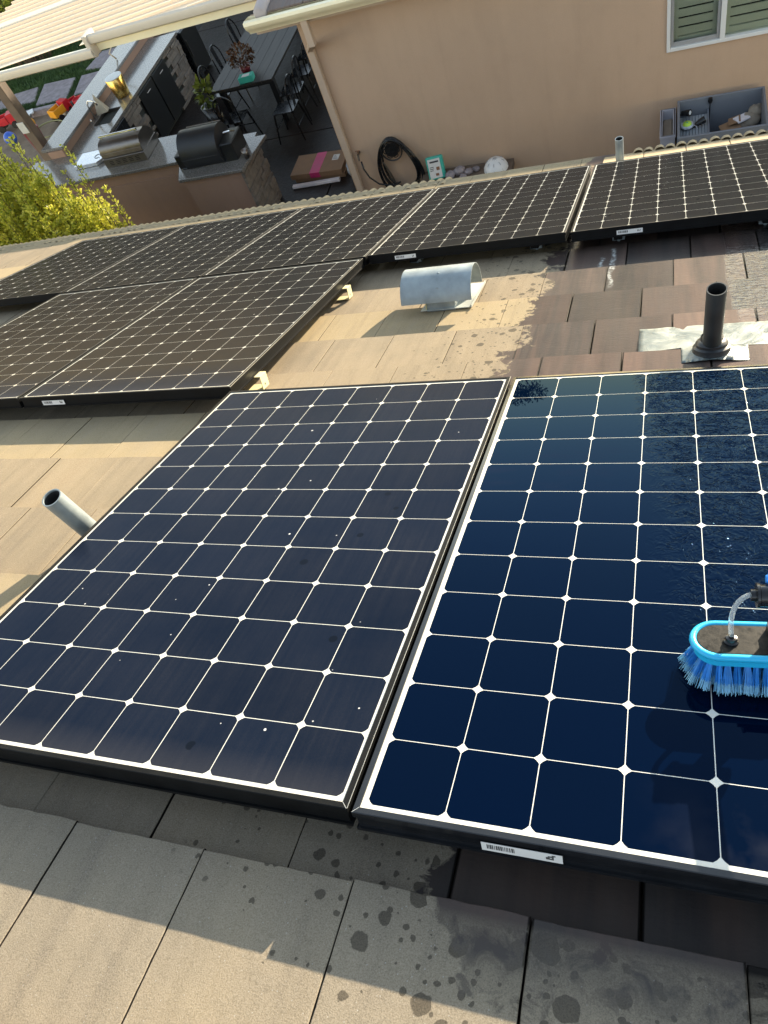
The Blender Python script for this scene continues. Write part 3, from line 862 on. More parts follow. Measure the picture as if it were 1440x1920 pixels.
lob = lobe(PB * 0.50, 0.24).mesh("eave_lobe", M_EAVE, True)
lobr = lobe(PB * 0.50, 0.10).mesh("eave_lobe", M_EAVE, True)
lobg = lobe(PB * 0.50, 0.14).mesh("eave_lobe", M_EAVEG, True)
u = -6.2
while u < 3.0:
    left_ = u < -0.12
    J_ = Matrix.Rotation(random.uniform(-.05, .05), 4, 'Z')
    if left_: inst("eave_lobe", lob, house, Matrix.Translation((u, 4.16 + random.uniform(-.008, .008), -0.118 + random.uniform(-.003, .003))) @ J_)
    elif u > 1.25: inst("eave_lobe", lobr, house, Matrix.Translation((u, 4.06 + random.uniform(-.008, .008), -0.103 + random.uniform(-.003, .003))) @ J_)
    if u < -2.6: inst("eave_lobe", lobg, house, Matrix.Translation((u + PB * 0.4, 4.30, -0.150)))
    u += PB
for i in range(9):
    b = MB(); b.box(1.062 + i * TW, 1.062 + (i + 1) * TW - 0.004, 3.60, 3.985, -0.128, -0.106 + random.uniform(-.001, .001))
    b.build("eave_tile", M_EAVE, house, bevel=0.003)
# deck, fascia and the wall below
b = MB(); b.box(-6.4, 3.6, -2.9, 4.00, -0.30, -0.1635)
b.build("roof_deck", M_WOOD, house)
ri = ROOF.inverted()
b = MB(); b.box(-6.4, 3.6, 3.50, 3.60, 1.80, 2.06, ri)
b.build("fascia", M_TRIM, house)
b = MB(); b.box(-6.1, 3.4, 2.40, 2.60, 0, 2.25, ri)
b.build("wall", M_STUC, house)

# ------------------------------------------------------------------ solar panels
def panel_meshes(back, cell, frame, edge=M_EDGE, clean=False):
    W = 8 * PC; H = 12 * PC; mg = 0.0055 if not clean else 0.0085; mt = 0.0085
    lip = 0.0105; D = 0.046
    x0, x1 = -mg - lip, W + mg + lip; y0, y1 = -H - mt - lip, mt + lip
    fr = MB()
    # mitred frame: lip top, outer wall, bottom flange
    def ring(a, b, za, zb, flip=False):
        (ax0, ax1, ay0, ay1), (bx0, bx1, by0, by1) = a, b
        A = [(ax0, ay0, za), (ax1, ay0, za), (ax1, ay1, za), (ax0, ay1, za)]
        B = [(bx0, by0, zb), (bx1, by0, zb), (bx1, by1, zb), (bx0, by1, zb)]
        fs = [(i, (i + 1) % 4, 4 + (i + 1) % 4, 4 + i) for i in range(4)]
        if flip: fs = [f[::-1] for f in fs]
        fr.add(A + B, fs)
    O = (x0, x1, y0, y1); I = (x0 + lip, x1 - lip, y0 + lip, y1 - lip)
    c = 0.0012
    Oc = (x0 + c, x1 - c, y0 + c, y1 - c)
    g2 = 0.004
    G = (x0 + g2, x1 - g2, y0 + g2, y1 - g2)
    ring(Oc, I, 0.0015, 0.0015)                 # top lip
    ring(I, I, 0.0015, -0.002)                  # inner step to the glass
    ring(O, Oc, 0.0003, 0.0015)                 # chamfer
    ring(O, O, -0.012, 0.0003)                  # upper wall
    ring(G, O, -0.012, -0.012)                  # groove roof
    ring(G, G, -0.040, -0.012)                  # recessed wall
    ring(O, G, -0.040, -0.040)
    ring(O, O, -0.046, -0.040)                  # bottom flange edge
    F = (x0 + 0.03, x1 - 0.03, y0 + 0.03, y1 - 0.03)
    ring(F, O, -0.046, -0.046)
    ring(F, F, -0.046, -0.044)
    bs = MB(); bs.add([(I[0], I[2], -0.0012), (I[1], I[2], -0.0012), (I[1], I[3], -0.0012), (I[0], I[3], -0.0012)], [(0, 1, 2, 3)])
    bs.add([(I[0], I[2], -0.006), (I[1], I[2], -0.006), (I[1], I[3], -0.006), (I[0], I[3], -0.006)], [(3, 2, 1, 0)])
    ce = MB(); gp_ = 0.0015 if clean else 0.0018
    s = PC - gp_; k = 0.0092
    q = gp_ / 2
    k4 = k * 0.44
    pts = [(q + k, q), (s - k + q, q), (s - k4 + q, q + k4), (s + q, q + k), (s + q, s + q - k), (s - k4 + q, s + q - k4), (s + q - k, s + q), (q + k, s + q), (q + k4, s + q - k4), (q, s + q - k), (q, q + k), (q + k4, q + k4)]
    ce.prism(pts, -0.00118, -0.00102)
    return fr.mesh("frame", frame), bs.mesh("backsheet", back), ce.mesh("solar_cell", cell), (x0, x1, y0, y1)


pm_d = panel_meshes(M_BACK_D, M_CELL_D, M_FRAME)
pm_w = panel_meshes(M_BACK_W, M_CELL_W, M_FRAME_W, clean=True)
lab = {"A": "dry dusty solar panel in the foreground, left of the wet one",
       "B": "clean wet dark blue solar panel in the foreground with a brush on it",
       "J": "solar panel beyond the wet one, mostly outside the right edge",
       "C": "solar panel touching the dusty foreground panel's corner, yellow clips along its side",
       "D": "solar panel cut by the left edge, beside the one with yellow clips",
       "E": "far row solar panel, middle of its row, directly above the panel with yellow clips",
       "F": "far row solar panel just behind the grey vent hood",
       "G": "far row solar panel at the right, in front of the galvanised pipe and grey box",
       "H": "far row solar panel second from the left",
       "I": "leftmost solar panel of the far row, beside bare lit tiles",
       "K": "far row solar panel cut off by the right edge of the view"}


def sticker(parent, x, y, w, h, full):
    """barcode label on the frame's front face (faces the viewer side, -v)"""
    s = MB(); s.box(x, x + w, y - 0.0008, y - 0.0002, -0.036, -0.036 + h)
    o = s.build("serial_label", M_PAPER, parent)
    m = MB(); z0 = -0.036 + h * 0.30; z1 = -0.036 + h * 0.82
    xx = x + w * 0.07
    while xx < x + w * 0.42:
        bw = random.choice((0.0009, 0.0016, 0.0023)) * (1 if full else 1.6)
        m.box(xx, xx + bw, y - 0.0012, y - 0.0008, z0, z1); xx += bw + random.choice((0.0010, 0.0017)) * (1 if full else 1.5)
    for j in range(4):
        for i in range(5):
            if random.random() < .6: m.box(x + w * 0.80 + i * 0.0028, x + w * 0.80 + i * 0.0028 + 0.0026, y - 0.0012, y - 0.0008, z0 + j * 0.0028, z0 + j * 0.0028 + 0.0026)
    m.build("barcode", M_INK, o)


for nm, pu, pv in panel_spec:
    wet = nm in "BJ"
    fm, bm_, cmh, ext = pm_w if wet else pm_d
    tilt = {"A": (0.0, 0.0), "B": (0.0, 0.0)}.get(nm, (random.uniform(-.0012, .0012), random.uniform(-.0012, .0012)))
    P = thing("solar_panel", lab[nm], "solar panel", group="solar panels on the tile roof", matrix=ROOF @ Matrix.Translation((pu, pv, 0)) @ Matrix.Rotation(tilt[0], 4, 'X') @ Matrix.Rotation(tilt[1], 4, 'Y'))
    inst("frame", fm, P, Matrix()); inst("backsheet", bm_, P, Matrix())
    for i in range(8):
        for j in range(12):
            inst("solar_cell", cmh, P, Matrix.Translation((i * PC, -(j + 1) * PC, 0)))
    x0, x1, y0, y1 = ext
    # bright mitre scratches at the near corners
    e = MB(); e.add([(x0 + 0.0004, y0 + 0.0004, 0.0019), (x0 + 0.0016, y0 + 0.0004, 0.0019), (x0 + 0.0112, y0 + 0.0106, 0.0019), (x0 + 0.0100, y0 + 0.0106, 0.0019)], [(0, 1, 2, 3)])
    e.build("bare_edge", M_EDGE, P)
    e = MB(); e.add([(x1 - 0.0016, y0 + 0.0004, 0.0019), (x1 - 0.0004, y0 + 0.0004, 0.0019), (x1 - 0.0100, y0 + 0.0106, 0.0019), (x1 - 0.0112, y0 + 0.0106, 0.0019)], [(0, 1, 2, 3)])
    e.build("bare_edge", M_EDGE, P)
    if nm in "AC":
        e = MB(); e.box(x1 - 0.0002, x1 + 0.0004, y0 + 0.001, y1, 0.0002, 0.0017)
        e.build("bare_edge", M_EDGE, P)
    lx = {"B": 0.185, "A": -0.10 + 0.14, "C": 0.10, "F": 0.135, "G": 0.20, "D": 0.12, "E": .12, "H": .12, "I": .12, "J": .18, "K": .2}[nm]
    sticker(P, lx, y0 + 0.0, 0.118, 0.020, wet)
    # mounting feet under the near edge and rails running up the slope
    for fx in (0.20, 0.86):
        r_ = MB(); r_.box(fx * 1.0 - 0.02, fx + 0.02, y0 + 0.10, y1 - 0.10, -0.088, -0.047); r_.build("rail", M_FRAME, P)
        for fy in (y0 + 0.18, (y0 + y1) / 2, y1 - 0.18):
            f_ = MB(); f_.box(fx - 0.03, fx + 0.03, fy - 0.03, fy + 0.03, -0.104, -0.088); f_.box(fx - 0.006, fx + 0.006, fy - 0.006, fy + 0.006, -0.16, -0.104)
            f_.build("mounting_foot", M_GALV, P)
# yellow-cream rail ends sticking out from under panel C's right side
for v, lb in ((0.235, "cream rail end clip at the near corner of the clipped panel"), (1.262, "cream rail end clip near the far corner of the clipped panel")):
    b = MB()
    b.box(-0.075, -0.008, v - 0.003, v + 0.050, -0.046, -0.043)
    b.box(-0.010, -0.007, v - 0.003, v + 0.050, -0.098, -0.0435)
    b.box(-0.078, -0.008, v - 0.003, v + 0.050, -0.1005, -0.098)
    o = b.build("rail_clip", M_RAIL, None, matrix=ROOF)
    tag(o, lb, "rail clip", "cream rail clips")
    h_ = MB(); h_.lathe([(0.0, 0.0), (0.0045, 0.0)], n=10, M=Matrix.Translation((-0.0065, v + 0.020, -0.083)) @ Matrix.Rotation(R(90), 4, 'Y'))
    h_.build("bolt_hole", M_HOLE, o)

# ------------------------------------------------------------------ vent hood
hood = thing("vent_hood", "galvanised half-round vent hood standing open-ended on the tiles", "vent hood", matrix=ROOF)
b = MB(); n = 22; r = 0.120; uc0, uc1 = 0.378, 0.703; vc, nc = 1.058, -0.050
vs = []
for rr in (r, r - 0.0035):
    for uu in (uc0, uc1):
        for k in range(n + 1):
            a = math.pi * k / n
            vs.append((uu, vc - math.cos(a) * rr, nc + math.sin(a) * rr))
m = n + 1; fs = []
for k in range(n):
    fs += [(k, m + k, m + k + 1, k + 1), (2 * m + k, 2 * m + k + 1, 3 * m + k + 1, 3 * m + k), (k, k + 1, 2 * m + k + 1, 2 * m + k), (m + k, 3 * m + k, 3 * m + k + 1, m + k + 1)]
fs += [(0, 2 * m, 3 * m, m), (n, m + n, 3 * m + n, 2 * m + n)]
b.add(vs, fs)
auto_smooth(b.build("curved_cover", M_GALV, hood), 50)
b = MB(); b.box(0.478, 0.615, 0.985, 1.135, -0.125, 0.045)
b.build("throat", M_GALV, hood, bevel=0.004)
b = MB()
for k in range(2):
    b.lathe([(0.0, 0.003), (0.005, 0.002), (0.006, 0.0)], n=8, M=Matrix.Translation((0.55 - .0 * k, vc - 0.103 * (1 - .52 * k), nc + 0.062 + 0.047 * k)) @ Matrix.Rotation(R(60 - 30 * k), 4, 'X'))
b.build("rivet", M_GALV, hood)
b = MB(); b.box(0.452, 0.690, 0.975, 1.30, -0.0965, -0.0935)
b.box(0.6865, 0.690, 0.975, 1.30, -0.0935, -0.085)
b.build("base_flashing", plain("pale flashing", (0.42, 0.45, 0.43), 0.4, var=0.1, metal=0.2), hood)
b = MB(); b.box(0.477, 0.480, 0.978, 1.0, -0.0935, -0.045); b.build("bracket", M_RAIL, hood)


def vent_pipe(name, label, u, v, n_base, n_top, r, mat, wall=0.0035, seg=28):
    """upright (plumb) pipe through the slope"""
    base = rw(u, v, n_base); hgt = (n_top - n_base) / math.cos(SLOPE)
    T = thing(name, label, "vent pipe", loc=base)
    b = MB()
    b.lathe([(r, -0.06), (r, hgt), (r - wall, hgt), (r - wall, hgt - 0.12)], n=seg)
    b.lathe([(0.0, hgt - 0.12), (r - wall, hgt - 0.12)], n=seg)
    auto_smooth(b.build("pipe", mat, T), 50)
    b = MB(); b.lathe([(r - wall - 0.0004, hgt - 0.118), (r - wall - 0.0004, hgt - 0.006)], n=seg)
    b.build("bore", M_HOLE, T, smooth=True)
    return T, base, hgt


T, base, hgt = vent_pipe("black_vent_pipe", "black plastic vent pipe in a rubber boot on pale lead flashing", 1.637, 0.345, -0.10, 0.152, 0.0295, M_PIPEB)
RT = T.matrix_world.inverted() if False else Matrix.Translation(-base) @ ROOF
b = MB()
b.lathe([(0.031, 0.062), (0.0345, 0.058), (0.036, 0.046), (0.044, 0.043), (0.050, 0.035), (0.050, 0.027), (0.058, 0.022), (0.060, 0.004), (0.062, 0.0)], n=32, M=RT @ Matrix.Translation((1.637, 0.348, -0.100)))
auto_smooth(b.build("rubber_boot", M_RUBBER, T), 35)
b = MB()
nx, ny = 30, 16; vs = []; fs = []
for j in range(ny + 1):
    for i in range(nx + 1):
        uu = 1.405 + 0.56 * i / nx; vv = 0.262 + 0.345 * j / ny
        if vv < 0.392: uu = 1.545 + 0.205 * i / nx; vv = max(vv, 0.285)
        d = math.hypot(uu - 1.637, vv - 0.345)
        z = -0.1025 + 0.026 * math.exp(-(d / 0.065) ** 2) + 0.0015 * math.sin(uu * 61 + vv * 23) * math.sin(vv * 47 + uu * 9) - 0.022 * max(0, min(1, (0.39 - vv) / 0.02)) * 0 + random.uniform(-.0004, .0004)
        if vv <= 0.392: z -= 0.026 * (0.39 - vv) / 0.34 - 0.003
        if vv > 0.392: z -= 0.016 * max(0, 1 - (vv - 0.38) / 0.33)
        vs.append(RT @ Vector((uu, vv, z)))
for j in range(ny):
    for i in range(nx): fs.append((j * (nx + 1) + i, j * (nx + 1) + i + 1, (j + 1) * (nx + 1) + i + 1, (j + 1) * (nx + 1) + i))
b.add(vs, fs)
o = b.build("lead_flashing", M_LEAD, T, smooth=True)
sm = o.modifiers.new("thick", 'SOLIDIFY'); sm.thickness = 0.002

T2, _, _ = vent_pipe("leaning_vent_pipe", "short galvanised vent pipe rising beside the dusty panel's left edge", -0.110, -0.742, -0.115, 0.098, 0.0300, M_GALV)
b = MB(); b.box(-0.175, 0.05, -0.90, -0.563, -0.1225, -0.1195, Matrix.Translation(-T2.location) @ ROOF)
b.build("base_flashing", M_LEAD, T2)
T3, _, _ = vent_pipe("small_vent_pipe", "thin galvanised pipe behind the far row, by the wall below the window", 1.200, 3.46, -0.12, 0.105, 0.0265, M_GALV)
b = MB(); b.box(1.09, 1.31, 3.3, 3.62, -0.098, -0.095, Matrix.Translation(-T3.location) @ ROOF)
b.build("base_flashing", plain("cream flashing", (0.68, 0.62, 0.46), 0.5), T3)

# ------------------------------------------------------------------ wash brush on the wet panel
BU, BV, BN = 1.672, -1.178, 0.0015
br = thing("cleaning_brush", "black water-fed brush head with bright blue rim and bristles on the wet panel", "brush", matrix=ROOF @ Matrix.Translation((BU, BV, BN)) @ Matrix.Rotation(R(3), 4, 'Z'))


def stadium(hl, hw, n=14, r=None):
    pts = []
    for k in range(n + 1):
        a = -math.pi / 2 + math.pi * k / n; pts.append((hl - hw + hw * math.cos(a), hw * math.sin(a)))
    for k in range(n + 1):
        a = math.pi / 2 + math.pi * k / n; pts.append((-(hl - hw) + hw * math.cos(a), hw * math.sin(a)))
    return pts


b = MB(); b.prism(stadium(0.129, 0.034), 0.055, 0.074)
b.build("brush_plate", M_PLATE, br, bevel=0.002)
b = MB()
pts = stadium(0.133, 0.038, 16)
b.tube([(x, y, 0.070) for x, y in pts], 0.0062, 8, closed=True)
pts2 = stadium(0.132, 0.037, 16)
m_ = len(pts2)
b.add([(x, y, 0.050) for x, y in pts2] + [(x * 1.01, y * 1.02, 0.069) for x, y in pts2], [(i, (i + 1) % m_, m_ + (i + 1) % m_, m_ + i) for i in range(m_)])
b.build("rubber_rim", M_RIM, br, smooth=True)
# bristle tufts, each a splayed bundle of hairs
tm_list = []
for var in range(4):
    b = MB()
    for k in range(46):
        a = random.uniform(0, 6.28); rr = 0.0035 * math.sqrt(random.random())
        s1 = random.uniform(1.2, 3.3)
        x, y = rr * math.cos(a), rr * math.sin(a)
        tx, ty = x * s1 + random.gauss(0, .0012), y * s1 + random.gauss(0, .0012)
        tz = -0.054 + random.uniform(-0.002, 0.006)
        w = 0.00042
        q1 = Vector((x, y, 0)); q2 = Vector((tx, ty, tz)); q3 = q1.lerp(q2, 0.72)
        b.cur = 0
        b.add([q1 + Vector((w, 0, 0)), q1 + Vector((-w * .5, w * .87, 0)), q1 + Vector((-w * .5, -w * .87, 0)), q3 + Vector((w, 0, 0)), q3 + Vector((-w * .5, w * .87, 0)), q3 + Vector((-w * .5, -w * .87, 0))], [(0, 1, 4, 3), (1, 2, 5, 4), (2, 0, 3, 5)])
        b.cur = 1
        b.add([q3 + Vector((w, 0, 0)), q3 + Vector((-w * .5, w * .87, 0)), q3 + Vector((-w * .5, -w * .87, 0)), q2 + Vector((w, 0, 0)), q2 + Vector((-w * .5, w * .87, 0)), q2 + Vector((-w * .5, -w * .87, 0))], [(0, 1, 4, 3), (1, 2, 5, 4), (2, 0, 3, 5), (3, 4, 5)])
    tm_list.append(b.mesh("bristle_tuft", [M_BRUSHB, M_BRUSHT]))
nt = 0
for ring, (hl, hw, tilt, cnt) in enumerate(((0.125, 0.031, 0.42, 42), (0.114, 0.020, 0.22, 34), (0.100, 0.008, 0.05, 20))):
    pp = stadium(hl, hw, 10)
    per = [0.0]
    for i in range(len(pp)): per.append(per[-1] + math.dist(pp[i], pp[(i + 1) % len(pp)]))
    for k in range(cnt):
        t_ = per[-1] * (k + random.uniform(-.15, .15)) / cnt % per[-1]
        i = max(j for j in range(len(pp)) if per[j] <= t_)
        f = (t_ - per[i]) / max(1e-6, per[i + 1] - per[i])
        x = pp[i][0] * (1 - f) + pp[(i + 1) % len(pp)][0] * f; y = pp[i][1] * (1 - f) + pp[(i + 1) % len(pp)][1] * f
        cx_ = max(-(hl - hw), min(hl - hw, x))
        d = Vector((x - cx_, y, 0));
        if d.length < 1e-4: d = Vector((0, 1 if y > 0 else -1, 0))
        d.normalize()
        ax = Vector((0, 0, 1)).cross(d)
        Mx = Matrix.Translation((x, y, 0.054)) @ Matrix.Rotation(-tilt * random.uniform(.8, 1.2), 4, ax) @ Matrix.Rotation(random.uniform(0, 6.28), 4, 'Z')
        inst("bristle_tuft", tm_list[k % 4], br, Mx); nt += 1
b = MB()
b.lathe([(0.0, 0.014), (0.0045, 0.014), (0.0045, 0.011), (0.0085, 0.010), (0.0095, 0.006), (0.0085, 0.005), (0.0115, 0.003), (0.0115, -0.001)], c=(-0.077, -0.006, 0.074), n=16)
auto_smooth(b.build("hose_nipple", M_BLKG, br), 40)
b = MB()
P0 = Vector((-0.077, -0.006, 0.086)); P1 = Vector((-0.082, 0.008, 0.118)); P2 = Vector((-0.072, 0.026, 0.142)); P3 = Vector((-0.046, 0.024, 0.150))
path_ = [((1 - s) ** 3) * P0 + 3 * s * (1 - s) ** 2 * P1 + 3 * s * s * (1 - s) * P2 + s ** 3 * P3 for s in [i / 14 for i in range(15)]]
b.tube(path_, 0.0040, 10)
b.build("clear_hose", M_CLEAR, br, smooth=True)
b = MB()   # swivel socket and gooseneck: black block rising off the plate
b.box(-0.022, 0.040, -0.020, 0.026, 0.074, 0.090)
b.tube([(-0.004, 0.004, 0.085), (-0.006, 0.012, 0.110), (-0.008, 0.020, 0.140)], [0.017, 0.015, 0.015], 14)
b.tube([(-0.050, 0.024, 0.148), (-0.038, 0.024, 0.148), (-0.037, 0.024, 0.148), (0.034, 0.024, 0.148)], [0.010, 0.010, 0.018, 0.018], 16)
b.tube([(-0.042, 0.024, 0.148), (-0.038, 0.024, 0.148)], [0.020, 0.020], 16)
auto_smooth(b.build("swivel_joint", M_BLKG, br), 40)
b = MB()
b.tube([(-0.024, 0.040, 0.168), (-0.004, 0.040, 0.168)], [0.0105, 0.0105], 16)
b.tube([(-0.028, 0.040, 0.168), (-0.022, 0.040, 0.168)], [0.006, 0.009], 14)
auto_smooth(b.build("blue_knob", M_KNOB, br), 40)
b = MB()
b.tube([(0.010, 0.026, 0.150), (0.16, 0.03, 0.30), (0.60, -0.16, 0.76)], [0.016, 0.015, 0.015], 14)
auto_smooth(b.build("pole", M_BLKG, br), 40)

# ------------------------------------------------------------------ wing of the house across the patio
WY = 6.9
wing = thing("stucco_house", "tan stucco house wing with cream gutter, downspout and shuttered window", "house", loc=(0, 0, 0))
b = MB()  # wall with a window opening x 1.48..2.60, z 1.25..2.35
X0, X1 = -2.42, 9.0; wz = 2.42
b.box(X0, 1.48, WY, WY + 0.2, 0, wz); b.box(2.60, X1, WY, WY + 0.2, 0, wz); b.box(1.48, 2.60, WY, WY + 0.2, 0, 1.25); b.box(1.48, 2.60, WY, WY + 0.2, 2.35, wz)
b.box(X0, X0 + 0.2, WY + 0.2, 9.8, 0, wz)
b.box(X0, X1, 9.8, 10.0, 0, wz)
b.build("wall", M_STUC, wing)
b = MB(); b.box(X0 + 0.2, X1, WY + 0.3, WY + 1.2, 0.4, 2.38); b.build("dark_room", M_DARK, wing)
wi = thing("window", None, None, loc=(0, 0, 0)); wi.parent = wing
b = MB()
for (a, c, d, e) in ((1.48, 1.515, 1.25, 2.35), (2.565, 2.60, 1.25, 2.35), (1.515, 2.565, 1.25, 1.285), (1.515, 2.565, 2.315, 2.35), (1.985, 2.035, 1.285, 2.315)):
    b.box(a, c, WY - 0.028, WY + 0.06, d, e)
b.build("frame", M_WHITE, wi, bevel=0.003)
b = MB()
for (a, c, d, e) in ((1.517, 1.547, 1.287, 2.313), (1.955, 1.983, 1.287, 2.313), (1.547, 1.955, 1.287, 1.327), (1.547, 1.955, 2.28, 2.313)):
    b.box(a, c, WY - 0.004, WY + 0.03, d, e)
b.build("sash", M_SASH, wi, bevel=0.003)
b = MB(); b.box(1.547, 1.955, WY + 0.012, WY + 0.016, 1.327, 2.28); b.build("pane", M_GLASS, wi)
b = MB(); b.box(2.037, 2.563, WY + 0.022, WY + 0.026, 1.287, 2.313); b.build("pane", M_GLASS, wi)
for (a, c) in ((1.56, 1.945), (2.045, 2.56)):
    b = MB()
    b.box(a - .012, a + .03, WY + 0.07, WY + 0.10, 1.27, 2.33); b.box(c - .03, c + .012, WY + 0.07, WY + 0.10, 1.27, 2.33)
    b.box(a + .03, c - .03, WY + 0.07, WY + 0.10, 1.27, 1.34)
    b.build("shutter_frame", M_SHUT, wi)
    z = 1.385
    while z < 2.3:
        s = MB(); s.box(a + 0.03, c - 0.03, -0.005, 0.005, -0.037, 0.037, Matrix.Translation((0, WY + 0.085, z)) @ Matrix.Rotation(R(4), 4, 'X'))
        s.build("louvre", M_SHUT, wi)
        z += 0.088
# gutter profile (ogee) along the wing eave
gp = [(6.50, 2.635), (6.485, 2.645), (6.44, 2.640), (6.432, 2.61), (6.445, 2.58), (6.475, 2.545), (6.50, 2.525), (6.515, 2.50), (6.62, 2.50), (6.62, 2.63), (6.612, 2.63), (6.612, 2.508), (6.520, 2.508), (6.508, 2.53), (6.482, 2.553), (6.453, 2.585), (6.441, 2.612), (6.447, 2.632), (6.485, 2.637)]
b = MB(); n = len(gp); vs = []
for x in (-2.80, 9.2): vs += [(x, y, z) for y, z in gp]
b.add(vs, [(i, (i + 1) % n, n + (i + 1) % n, n + i) for i in range(n)])
b.add([(-2.80, y, z) for y, z in [(6.485, 2.645)] + gp[2:10]], [tuple(range(9))])
b.add([(9.2, y, z) for y, z in [(6.485, 2.645)] + gp[2:10]], [tuple(range(9))])
auto_smooth(b.build("gutter", M_TRIM, wing), 30)
b = MB(); b.box(-2.78, 9.2, 6.622, 6.65, 2.44, 2.63); b.box(-2.78, 9.2, 6.65, 6.9, 2.425, 2.44)
b.build("fascia", M_DOWN, wing)
b = MB()  # downspout: outlet, offset back to the wall, long run down the corner
b.box(-2.205, -2.125, 6.53, 6.60, 2.22, 2.50)
b.add([(-2.205, 6.53, 2.22), (-2.125, 6.53, 2.22), (-2.125, 6.60, 2.26), (-2.205, 6.60, 2.26), (-2.375, 6.82, 2.06), (-2.295, 6.82, 2.06), (-2.295, 6.88, 2.12), (-2.375, 6.88, 2.12)], [(0, 1, 5, 4), (1, 2, 6, 5), (2, 3, 7, 6), (3, 0, 4, 7)])
b.box(-2.375, -2.295, 6.822, 6.886, 0.05, 2.10)
b.build("downspout", M_DOWN, wing, bevel=0.006)
# the wing's low tiled roof
rz = R(9); RW = Matrix.Translation((0, 6.52, 2.665)) @ Matrix.Rotation(rz, 4, 'X')
b = MB(); b.box(-2.6, 9.1, 0.10, 2.55, -0.06, -0.027, RW); b.box(-2.6, 9.1, 8.95, 10.2, 2.66, 2.9)
b.build("roof_deck", M_WOOD, wing)
for k in range(7):
    for i in range(12 if k < 2 else 0):
        x = -2.52 + i * 0.43 + (0.21 if k % 2 else 0)
        s = MB(); s.box(0, 0.425, 0, 0.40, -0.022, 0.0, Matrix.Translation((x, 6.52, 2.672)) @ Matrix.Rotation(rz, 4, 'X') @ Matrix.Translation((0, k * 0.35, 0.004 * (k > 0))) @ Matrix.Rotation(R(-2.6), 4, 'X'))
        s.build("roof_tile", M_WTILE, wing, bevel=0.003)
b = MB()
for k in range(7):
    if k < 2: b.box(2.85, 9.1, k * .35, k * .35 + .40, -0.022, 0, RW)
    else: b.box(-2.52, 9.1, k * .35, k * .35 + .40, -0.022, 0, RW @ Matrix.Rotation(R(-2.6), 4, 'X') if False else RW)
b.build("upper_roof", M_WTILE, wing)
# grey rounded rake cap on the wing's roof end
b = MB(); b.tube([RW @ Vector((-2.60, yy, 0.0)) for yy in (-0.01, 0.0, 0.4, 2.5)], [0.05, 0.075, 0.075, 0.075], 14)
b.build("rake_cap", plain("grey rake cap", (0.42, 0.38, 0.38), 0.7, var=0.1), wing, smooth=True)

# ------------------------------------------------------------------ hose reel, tap and things by the wall
hr = thing("hose_reel", "coiled black garden hose hanging on an ornate wall bracket", "garden hose", loc=(-1.74, WY - 0.09, 0.75))
b = MB()
b.tube([(0.135 * math.cos(a), 0, 0.135 * math.sin(a)) for a in [k * 0.2618 for k in range(24)]], 0.010, 6, closed=True)
for k in range(6):
    a0 = k * 1.047
    b.tube([(0.07 * math.cos(a0) + 0.036 * math.cos(a), -0.004, 0.07 * math.sin(a0) + 0.036 * math.sin(a)) for a in [j * 0.523 for j in range(12)]], 0.006, 5, closed=True)
b.tube([(0.03 * math.cos(a), -0.004, 0.03 * math.sin(a)) for a in [k * 0.523 for k in range(12)]], 0.007, 5, closed=True)
b.build("bracket_plate", M_BLK, hr)
b = MB(); b.tube([(0, 0, 0), (0, 0.09, 0)], 0.09, 16); b.build("bracket_drum", M_BLK, hr)
for k in range(9):
    b = MB()
    w = 0.245 + 0.011 * k + random.uniform(-.012, .012); hh = 0.325 + 0.012 * k
    off = random.uniform(-0.02, 0.03) + 0.035
    yy = 0.005 + 0.008 * (k % 4)
    pts = []
    for j in range(32):
        a = 2 * math.pi * j / 32
        x = w * math.sin(a) * (0.62 + 0.38 * (0.5 - 0.5 * math.cos(a))) * 1.05
        z = 0.125 + 0.004 * k - hh * (1 - math.cos(a)) * 0.99
        pts.append((x + off * (1 - math.cos(a)), yy + 0.006 * math.sin(a * 3 + k), z))
    b.tube(pts, 0.0105, 6, closed=True)
    b.build("hose_coil", M_BLKG, hr, smooth=True)
b = MB(); b.tube([(-0.14, -0.03, -0.12), (-0.09, -0.04, -0.26), (-0.06, -0.03, -0.42)], 0.012, 8)
b.build("spray_wand", M_STEEL, hr)
b = MB()
pts = [(-0.445, 0.02, -0.09), (-0.43, -0.02, -0.17), (-0.38, -0.04, -0.29), (-0.28, -0.04, -0.40), (-0.12, -0.02, -0.46), (0.0, 0, -0.44)]
b.tube(pts, 0.0105, 8); b.build("hose_lead", M_BLKG, hr, smooth=True)
tp = thing("wall_tap", "small brass outdoor tap between the downspout and the coiled hose", "tap", loc=(-2.20, WY, 0.72))
b = MB(); b.tube([(0, 0, 0.03), (0, -0.08, 0.03), (0, -0.10, -0.03)], [0.016, 0.018, 0.014], 8); b.build("spout", M_STEEL, tp)
b = MB(); b.tube([(-0.03, -0.05, 0.075), (0.03, -0.05, 0.075)], 0.007, 6); b.tube([(0, -0.05, 0.03), (0, -0.05, 0.075)], 0.006, 6); b.build("handle", M_BROWNP, tp)

